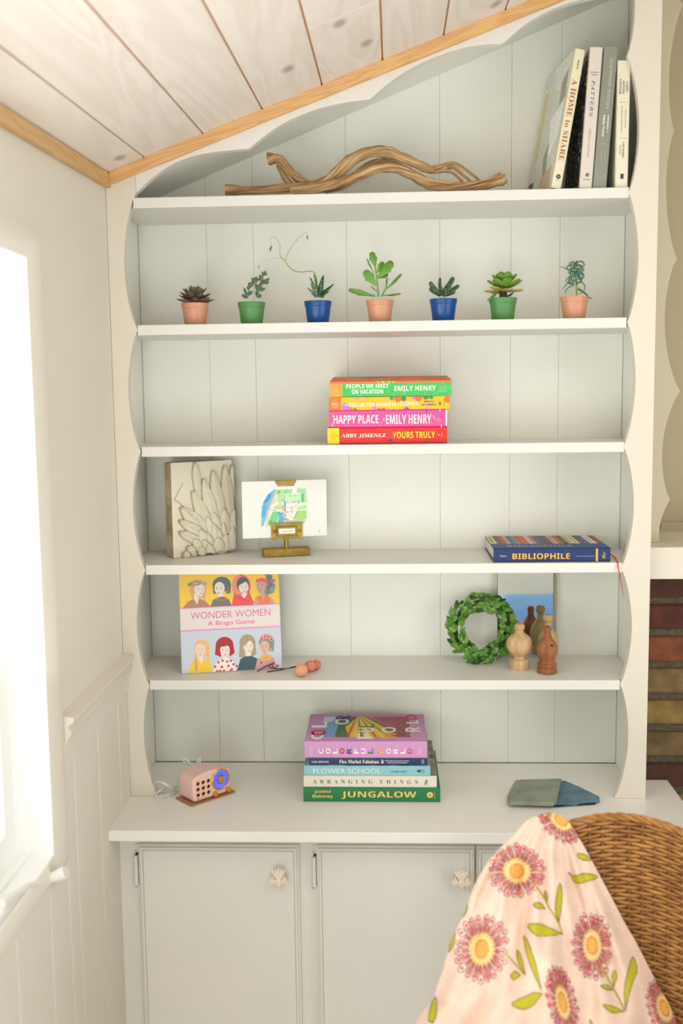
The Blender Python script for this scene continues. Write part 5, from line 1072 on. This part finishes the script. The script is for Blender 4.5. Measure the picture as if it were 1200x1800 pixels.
glow = mat('lit_blue_dial', (92, 110, 250), .4, emit=.55)
dl_ = MB().lathe([(1e-5, .0020), (.0186, .0020)], n=40).build('dial', glow, ra, loc=(DX, .0004, DZ), rot=(PI/2, 0, 0))
wi = ink((40, 50, 170)); m = MB()
for k in range(16):
    a = math.radians(210-k*16); m.tube([(DX+.0135*math.cos(a), -.0019, DZ+.0135*math.sin(a)), (DX+.0155*math.cos(a), -.0019, DZ+.0155*math.sin(a))], .00055, 4)
m.build('dial_marks', wi, ra); m = MB(); m.lathe([(.0083, .0022), (.0098, .0022)], n=30, caps=False); m.build('dial_inner_ring', wi, ra, loc=(DX, .0004, DZ), rot=(PI/2, 0, 0))
MB().lathe([(.0075, .002), (.0078, .0050), (.0070, .0062), (1e-5, .0064)], n=28).build('dial_knob', MT['gold'], ra, loc=(DX+.001, .0004, DZ), rot=(PI/2, 0, 0))
MB().tube([(DX-.006, -.0034, DZ+.003), (DX-.0165, -.0034, DZ+.0065)], [.0010, .0004], 6).build('pointer', MT['gold'], ra)
for x, z in ((.0515, .0070), (.0835, .0085)): MB().lathe([(.0050, 0), (.0054, .0015), (.0054, .0055), (.0046, .0065), (1e-5, .0065)], n=20).build('knob', MT['gold'], ra, loc=(x, .0006, z), rot=(PI/2, 0, 0))
ring_disc(ra, .0115, .0060, .0030, ink((230, 150, 90)), d=-.0004); letter(ra, 'mw radio', (.0170, .0320, .0052, .0072), 'xz', -.0003, ink((230, 150, 90)))
cb = empty('power_cable', (-.43, .03, ZC), label='white twin cable coiled behind and left of the pink radio', cat='cable')
cw = mat('white_cable', (220, 220, 212), .4)
def cable(pts):
    P_ = [gY(px_, py_, Y_)-cb.location for px_, py_, Y_ in pts]
    for p in P_: p.z = max(p.z, .0018)
    m = MB(); sp2 = spline(P_, 7); m.tube(sp2, .0013, 7); m.tube([p+np.array((.0014, .0006, .0012)) for p in sp2], .0013, 7); m.build('cable_loop', cw, cb)
rc = lambda x, y: (250+x/6.667, 1310+y/6.667)
cable([(*rc(400, 560), .02), (*rc(330, 500), .00), (*rc(250, 450), -.005), (*rc(180, 432), 0), (*rc(135, 455), .005), (*rc(135, 500), .008), (*rc(170, 545), .012), (*rc(260, 570), .02)])
cable([(*rc(410, 490), .03), (*rc(300, 500), .02), (*rc(210, 530), -.005), (*rc(165, 570), -.008), (*rc(160, 615), -.008), (*rc(200, 632), -.008), (*rc(290, 605), .0), (*rc(400, 560), .02)])
cable([(*rc(400, 575), .02), (*rc(330, 590), .0), (*rc(270, 610), -.004), (*rc(235, 635), -.008)])
cable([(*rc(560, 240), .03), (*rc(500, 215), .055), (*rc(470, 170), .055), (*rc(500, 165), .055), (*rc(560, 225), .05), (*rc(600, 300), .04)])
cable([(*rc(640, 230), .05), (*rc(650, 165), .055), (*rc(668, 160), .055), (*rc(665, 230), .05), (*rc(600, 320), .04)])

# ================================================================== SLATES
def slab(name, pts, z0, z1, tilt, m, label, lift=0, edge=None):
    P_ = [gZ(x, y, ZC+.004) for x, y in pts]; c = sum(P_, Vector())/len(P_)
    r = empty(name, (c.x, c.y, ZC+.0003), label=label, cat='stone tile')
    poly = [(p.x-c.x, p.y-c.y) for p in P_]; n = len(poly); vs = []
    rings = [(1.0, z0), (1.012, z0+.002), (1.0, (z0+z1)/2), (1.008, z1-.0015), (.985, z1)]
    for s, z in rings: vs += [(x*s, y*s, z+lift*max(0, x+.02)) for x, y in poly]
    fs = [tuple(range(n))[::-1], tuple(4*n+i for i in range(n))]
    side_f = [(j*n+i, j*n+(i+1) % n, (j+1)*n+(i+1) % n, (j+1)*n+i) for j in range(4) for i in range(n)]
    MB().add(vs, fs+side_f).build('slab', m, r, ang=30)
    if edge:
        a, b2 = edge; m2 = MB(); pa, pb = Vector(poly[a]), Vector(poly[b2]); pts2 = [pa.lerp(pb, t) for t in np.linspace(0.02, .98, 40)]
        nrm = Vector((pb.y-pa.y, pa.x-pb.x)).normalized(); vs = []; fs = []
        for i, p in enumerate(pts2):
            for z in np.linspace(z0+.0006, z1-.0012, 5): j = random.uniform(.0006, .0022); vs.append((p.x*1.012+nrm.x*j, p.y*1.012+nrm.y*j, z+lift*max(0, p.x+.02)))
        for i in range(39):
            for k in range(4): fs.append((i*5+k, (i+1)*5+k, (i+1)*5+k+1, i*5+k+1))
        m2.add(vs, fs).build('broken_edge', mat('dark_slate_edge', (30, 48, 70), .35, bump=1, bscale=600, rgb2=(12, 20, 30), vscale=300), r, smooth=False)
    return r
sc = lambda x, y: (860+x/3.53, 1340+y/3.53)
slab('slate_tile', [sc(385, 268), sc(520, 262), sc(660, 250), sc(682, 238), sc(680, 218), sc(560, 160), sc(465, 120), sc(400, 124), sc(300, 160), sc(290, 240)], 0, .0065, 0,
     mat('blue_slate', (104, 138, 152), .55, bump=.5, bscale=200, rgb2=(78, 112, 130), vscale=30), 'blue broken slate tile with a dark glittering edge, lying beneath the grey one', edge=(0, 2))
sg_ = slab('slate_tile', [sc(112, 262), sc(130, 274), sc(395, 282), sc(415, 265), sc(425, 210), sc(440, 155), sc(445, 130), sc(300, 134), sc(190, 136), sc(160, 142), sc(140, 175), sc(112, 240)], .0, .0075, 0,
           mat('grey_green_slate', (150, 158, 140), .5, bump=.5, bscale=200, rgb2=(124, 130, 114), vscale=22, contrast=(.3, .6)), 'grey-green slate tile with rounded corners, lying over the blue one', lift=0)
sg_.location.z = ZC+.0070; sg_.rotation_euler = (0, 0, 0)

# ================================================================== WICKER CHAIR
WCX, WCY = .34, -.835; WR = .335
ch = empty('wicker_armchair', (WCX, WCY, 0), label='honey brown woven wicker armchair in front of the counter', cat='armchair')
wk = mat('honey_wicker', (186, 132, 66), .5, rgb2=(136, 86, 36), vscale=40, contrast=(.3, .65)); wk2 = mat('wicker_stake', (120, 76, 34), .6)
_ly = [1430, 1437, 1443, 1457, 1470, 1494, 1513, 1545, 1576, 1604, 1631, 1666, 1705, 1733, 1760, 1776, 1796, 1850, 1960, 2100]; _lx = [965, 935, 926, 912, 902, 875, 859, 840, 826, 818, 804, 789, 779, 769, 761, 746, 732, 712, 690, 670]
def _zr(p):
    z = 1.010-.215*math.sin(min(abs(p), PI/2))**2
    if p >= -.2: return z
    for it in range(200):                                   # the worn arm side slopes down underneath the throw
        q_ = np.array((WCX+math.sin(p)*WR, WCY+math.cos(p)*WR, z))-CP; dd = q_@FW; px_ = 600+FPX*(q_@RT)/dd; py_ = 900-FPX*(q_@UP)/dd
        if py_ > float(np.interp(-px_, [-v for v in _lx], _ly))+34*min(max((-p-.2)/.3, 0), 1) or z < .58: break
        z -= .004
    return z
_zt = [(_p, _zr(_p)) for _p in np.linspace(-2.1, 2.1, 169)]
def zrim(p): return float(np.interp(p, [a for a, b in _zt], [b for a, b in _zt]))
def rad(z, p=0): return WR-.055*max(0, (1.0-z)/.55)
def cpt(p, z, off=0): r_ = rad(z)+off; return Vector((math.sin(p)*r_, math.cos(p)*r_, z))
PHI = math.radians(112); NS = 200; PHS = np.linspace(-PHI, PHI, NS); nst = 66
mb = MB(); pitch = .0060; rows = int((1.01-.42)/pitch); vs = []; fs = []
for rI in range(rows):
    d = rI*pitch; pts = []; 
    par = (rI//1) % 2
    for q_, p in enumerate(np.linspace(-PHI, PHI, 331)):
        z = zrim(p)-.008-d*(zrim(p)-.40)/(1.01-.40); und = .0019*math.cos(PI*(q_/5.0)+PI*par); pts.append((p, z, und))
    base = len(vs)
    for p, z, u_ in pts:
        c = cpt(p, z, u_); n_ = Vector((math.sin(p), math.cos(p), 0))
        for a in range(5): t = 2*PI*a/5; vs.append(tuple(c+n_*(.0021*math.cos(t))+Vector((0, 0, .0030*math.sin(t)))))
    for i in range(len(pts)-1):
        for a in range(5): fs.append((base+i*5+a, base+i*5+(a+1) % 5, base+(i+1)*5+(a+1) % 5, base+(i+1)*5+a))
me = bpy.data.meshes.new('wicker_weave'); me.from_pydata(vs, [], fs); me.materials.append(wk); me.polygons.foreach_set('use_smooth', [True]*len(fs))
link('wicker_weave', me, ch, kind='stuff')
sm_ = MB()
for i in range(nst+1):
    p = -PHI+2*PHI*i/nst; pts = [cpt(p, z) for z in np.linspace(.40, zrim(p)-.003, 12)]; sm_.tube(pts, .0026, 5)
sm_.build('stakes', wk2, ch, kind='stuff')
mb = MB()
for s in range(3):
    pts = []
    for q_ in range(500): p = -PHI+2*PHI*q_/499; t = q_*.32+s*2*PI/3; n_ = Vector((math.sin(p), math.cos(p), 0)); pts.append(cpt(p, zrim(p)-.005)+n_*(.0035*math.cos(t))+Vector((0, 0, .0032*math.sin(t))))
    mb.tube(pts, .0032, 6)
mb.build('rim', wk, ch)
# added dark sheet behind weave as painted shade in the gaps, seat, legs
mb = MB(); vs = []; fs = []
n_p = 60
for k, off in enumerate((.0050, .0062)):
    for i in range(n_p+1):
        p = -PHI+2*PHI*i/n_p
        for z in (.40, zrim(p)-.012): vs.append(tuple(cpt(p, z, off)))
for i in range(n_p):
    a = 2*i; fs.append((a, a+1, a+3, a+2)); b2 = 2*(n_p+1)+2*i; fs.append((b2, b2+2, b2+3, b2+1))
mb.add(vs, fs).build('gap_shade_sheet', mat('weave_gap_shade', (96, 60, 26), .8), ch)
MB().lathe([(1e-5, .36), (.27, .36), (.285, .37), (.285, .405), (.27, .415), (1e-5, .415)], n=40).build('seat_frame', wk, ch)
MB().lathe([(1e-5, .416), (.25, .416), (.268, .43), (.268, .485), (.25, .50), (1e-5, .505)], n=40).build('seat_cushion', mat('cream_cushion', (226, 214, 190), .85, bump=.5, bscale=300), ch)
for a in (.8, 2.35, 3.9, 5.5): MB().tube([(math.cos(a)*.24, math.sin(a)*.24, .37), (math.cos(a)*.27, math.sin(a)*.27, 0)], [.017, .014], 10).build('leg', wk, ch)

# ================================================================== BLANKET
Lp = [(1430, 965), (1432, 952), (1437, 935), (1443, 926), (1457, 912), (1470, 902), (1494, 875), (1513, 859), (1545, 840), (1576, 826), (1604, 818), (1631, 804), (1666, 789), (1705, 779), (1733, 769), (1760, 761), (1776, 746), (1796, 732), (1850, 712), (1960, 690)]
Rp = [(1430, 974), (1433, 978), (1439, 994), (1455, 1006), (1482, 1022), (1513, 1039), (1545, 1056), (1580, 1075), (1619, 1095), (1655, 1116), (1690, 1134), (1729, 1154), (1764, 1174), (1800, 1190), (1850, 1205), (1960, 1215)]
nS, nV = 330, 380
ysx = np.interp(np.linspace(0, 1, nV), [0, .10, 1], [1430, 1455, 1955]); S_ = np.linspace(0, 1, nS)
LX = np.interp(ysx, [p[0] for p in Lp], [p[1] for p in Lp]); RX = np.interp(ysx, [p[0] for p in Rp], [p[1] for p in Rp])
PXx = LX[:, None]+(RX-LX)[:, None]*S_[None]; PYy = np.repeat(ysx[:, None], nS, 1)
def wick_Y(px_, py_):
    d = ray(px_, py_); t = 1.3
    for it in range(40):
        p = CP+d*t; dx, dy = p[0]-WCX, p[1]-WCY; Rz = rad(p[2])
        # march to far inner wall
        f = Rz-math.hypot(dx, dy)
        if dy < 0 and f < 0: t += .02; continue
        t += f*.75
    return CP[1]+d[1]*t
Yr = np.array([wick_Y(rx, min(y, 1900)) for rx, y in zip(RX, ysx)])-.016
Yr[:3] = Yr[3]
v01 = (ysx-1430)/370.
ridge = .34
s2 = np.where(S_ < ridge, (ridge-S_)/ridge, (S_-ridge)/(1-ridge))
prof_ = np.where(S_ < ridge, 1-.30*s2**2, 1-s2**1.5)
amp = .012+.135*np.clip(v01, 0, 1.5)**.9
Yb = Yr[:, None]-amp[:, None]*prof_[None]
f_ = .0052*np.sin(2*PI*(1.15*S_[None]*2.2+.10+.5*v01[:, None]))+.0038*np.sin(2*PI*(S_[None]*4.7-.8*v01[:, None]))+.002*np.sin(2*PI*(S_[None]*9+1.3*v01[:, None]))
Yb = Yb+f_*np.clip(v01*3, 0, 1)[:, None]*np.clip((1-S_)*8, 0, 1)[None]*1.6
D_ = np.zeros((nV, nS, 3)); d3 = FW[None, None]+RT[None, None]*((PXx-600)/FPX)[..., None]-UP[None, None]*((PYy-900)/FPX)[..., None]
tt_ = (Yb-CP[1])/d3[..., 1]; PB = CP+d3*tt_[..., None]
# back flap going over the rim and down behind the chair
nb = 60; top = PB[0]; back = np.zeros((nb, nS, 3)); tb = np.linspace(1, 0, nb, endpoint=False)
ctr = top.mean(0)
for i, t in enumerate(tb):
    wdt = 1+t*9; q3 = ctr+(top-ctr)*wdt; ang = min(t*8, 1)*PI/2
    q3[:, 1] = q3[:, 1]+.030*math.sin(ang); q3[:, 2] = top[:, 2]-.016*math.sin(ang)-.012*(1-math.cos(ang))-.30*max(0, t-.1)-.0005; back[i] = q3
PB = np.concatenate([back, PB]); 
cvx = Canvas(1000, 1040, (232, 202, 182), 690, 1425, 1215, 1965)
cvx.noise(5, 40); cvx.noise(3, 4)
def flower(cx, cy, rx, ry, rot=0, n=21):
    cr, sr = math.cos(rot), math.sin(rot); T_ = lambda a, f: (cx+rx*f*math.cos(a)*cr-ry*f*math.sin(a)*sr, cy+rx*f*math.cos(a)*sr+ry*f*math.sin(a)*cr)
    for k in range(n):
        a = 2*PI*k/n+random.uniform(-.04, .04); w_ = PI/n*.85; f1 = random.uniform(.92, 1.02)
        pts = [T_(a-w_*.5, .45), T_(a-w_*.95, f1*.86), T_(a-w_*.5, f1*.97), T_(a, f1), T_(a+w_*.5, f1*.97), T_(a+w_*.95, f1*.86), T_(a+w_*.5, .45)]
        cvx.poly(pts, random.choice([(240, 194, 178), (244, 208, 190), (234, 172, 160)])); cvx.line(pts, 1.15, (58, 44, 52))
        q1 = T_(a, f1*.86); cvx.ell(*q1, 2.6, 2.6, (214, 50, 92))
        cvx.line([T_(a, .52), T_(a, random.uniform(.66, .80))], 4.2, (206, 104, 98)); cvx.line([T_(a+.09, .50), T_(a+.10, .72)], .9, (70, 46, 50))
    cvx.ell(cx, cy, rx*.56, ry*.56, (206, 120, 108), rot, .5)
    for k in range(n): a = 2*PI*k/n; cvx.line([T_(a, .46), T_(a+.1, .60)], 1., (70, 54, 60))
    cvx.ell(cx, cy, rx*.46, ry*.46, (246, 206, 136), rot)
    for k in range(22): a = 2*PI*k/22; cvx.line([T_(a, .40), T_(a+.12, .47)], 1.2, (120, 84, 50))
    cvx.ell(cx, cy, rx*.27, ry*.27, (240, 176, 88), rot); 
    for k in range(14): a = 2*PI*k/14; cvx.line([T_(a, .22), T_(a+.2, .27)], 1.1, (110, 70, 50))
YG = (190, 178, 34); YD = (70, 66, 34)
B = lambda x, y: (730+x/2.553, 1400+y/2.553)
def bl(pts): p = [B(*q_) for q_ in pts]; p = [tuple(v) for v in spline([np.array(q_) for q_ in p+[p[0]]], 4)]; cvx.poly(p, YG); cvx.line(p+[p[0]], 1.3, YD); 
def stem(pts): p = [B(*q_) for q_ in pts]; cvx.line(p, 3.2, YG); cvx.line([(x+1.4, y) for x, y in p], .9, YD)
flower(985, 1441, 50, 34, .75); flower(908, 1531, 52, 49, .2); flower(846, 1668, 49, 64, .1); flower(1039, 1662, 37, 62, -.08); flower(987, 1762, 26, 70, -.22, 22); flower(1166, 1772, 30, 58, -.3, 22); flower(770, 1880, 46, 60, 0)
stem([(525, 385), (570, 450), (600, 500), (640, 570), (655, 620)]); bl([(655, 615), (600, 625), (545, 625), (505, 580), (550, 570), (600, 590)]); bl([(640, 560), (625, 510), (630, 440), (645, 390), (655, 440), (650, 510)]); bl([(580, 505), (540, 500), (532, 480), (555, 478)]); bl([(588, 480), (575, 440), (582, 422), (593, 450)])
stem([(410, 715), (450, 760), (490, 800)]); bl([(495, 800), (460, 745), (450, 690), (475, 720)]); bl([(470, 805), (435, 825), (425, 800), (445, 785)]); bl([(565, 870), (520, 770), (485, 630), (510, 660), (545, 780)]); bl([(570, 885), (530, 880), (480, 905), (430, 930), (470, 955), (520, 940)])
stem([(830, 760), (870, 840), (910, 910), (935, 965)]); bl([(940, 960), (935, 880), (945, 800), (970, 720), (990, 780), (965, 850)]); bl([(930, 965), (880, 970), (838, 935), (880, 940)]); bl([(885, 855), (880, 800), (895, 780), (902, 810)]); bl([(880, 870), (845, 865), (830, 848), (860, 848)])
bl([(680, 340), (710, 355), (760, 345), (815, 360), (770, 380), (720, 385)]); bl([(755, 285), (728, 275), (725, 255), (750, 258), (790, 285)]); bl([(60, 1010), (65, 960), (90, 900), (98, 950), (85, 1010)]); bl([(215, 540), (225, 500), (235, 480), (230, 520)]); bl([(150, 700), (165, 640), (180, 610), (172, 670)]); bl([(790, 1080), (780, 1000), (800, 1040)])
cvx.soft()
ix = np.clip(((PXx-690)/525*999), 0, 999).astype(int); iy = np.clip((PYy-1425)/540*1039, 0, 1039).astype(int)
CB = cvx.a[iy, ix]; CBb = np.repeat(CB[:1]*0+np.array((232, 202, 182)), nb, 0); CB = np.concatenate([CBb, CB])
bk_ = link('floral_throw', grid_mesh('floral_throw', PB, CB, attr_mat('block_print_cotton', .85, bump=.35, bscale=260)), label='cream cotton throw block-printed with pink flowers, draped over the wicker chair', cat='blanket')
so = bk_.modifiers.new('solid', 'SOLIDIFY'); so.thickness = .0022; so.offset = 0

# ================================================================== ADDED SOFA AS A BLUE REFLECTION FOR THE MIRROR
sf = empty('sofa', (1.12, -3.1, 0), label='light blue slipcovered sofa behind the viewpoint, seen in the small mirror', cat='sofa')
blu = mat('blue_slipcover', (126, 170, 220), .9, bump=.3, bscale=120)
MB().box(-.52, .52, -.35, .35, .14, .42).build('seat_base', blu, sf, bevel=.05)
MB().box(-.52, .52, -.42, -.22, .14, .79).build('backrest', blu, sf, bevel=.08)
for s in (-1, 1): MB().box(s*.44-.09, s*.44+.09, -.36, .38, .14, .54).build('arm', blu, sf, bevel=.07)
for s in (-.18, .18): MB().box(s-.17, s+.17, -.20, .33, .42, .56).build('seat_cushion', blu, sf, bevel=.05)
for x in (-.46, .46):
    for y in (-.34, .30): MB().tube([(x, y, 0), (x, y, .15)], .02, 8).build('leg', wd, sf)
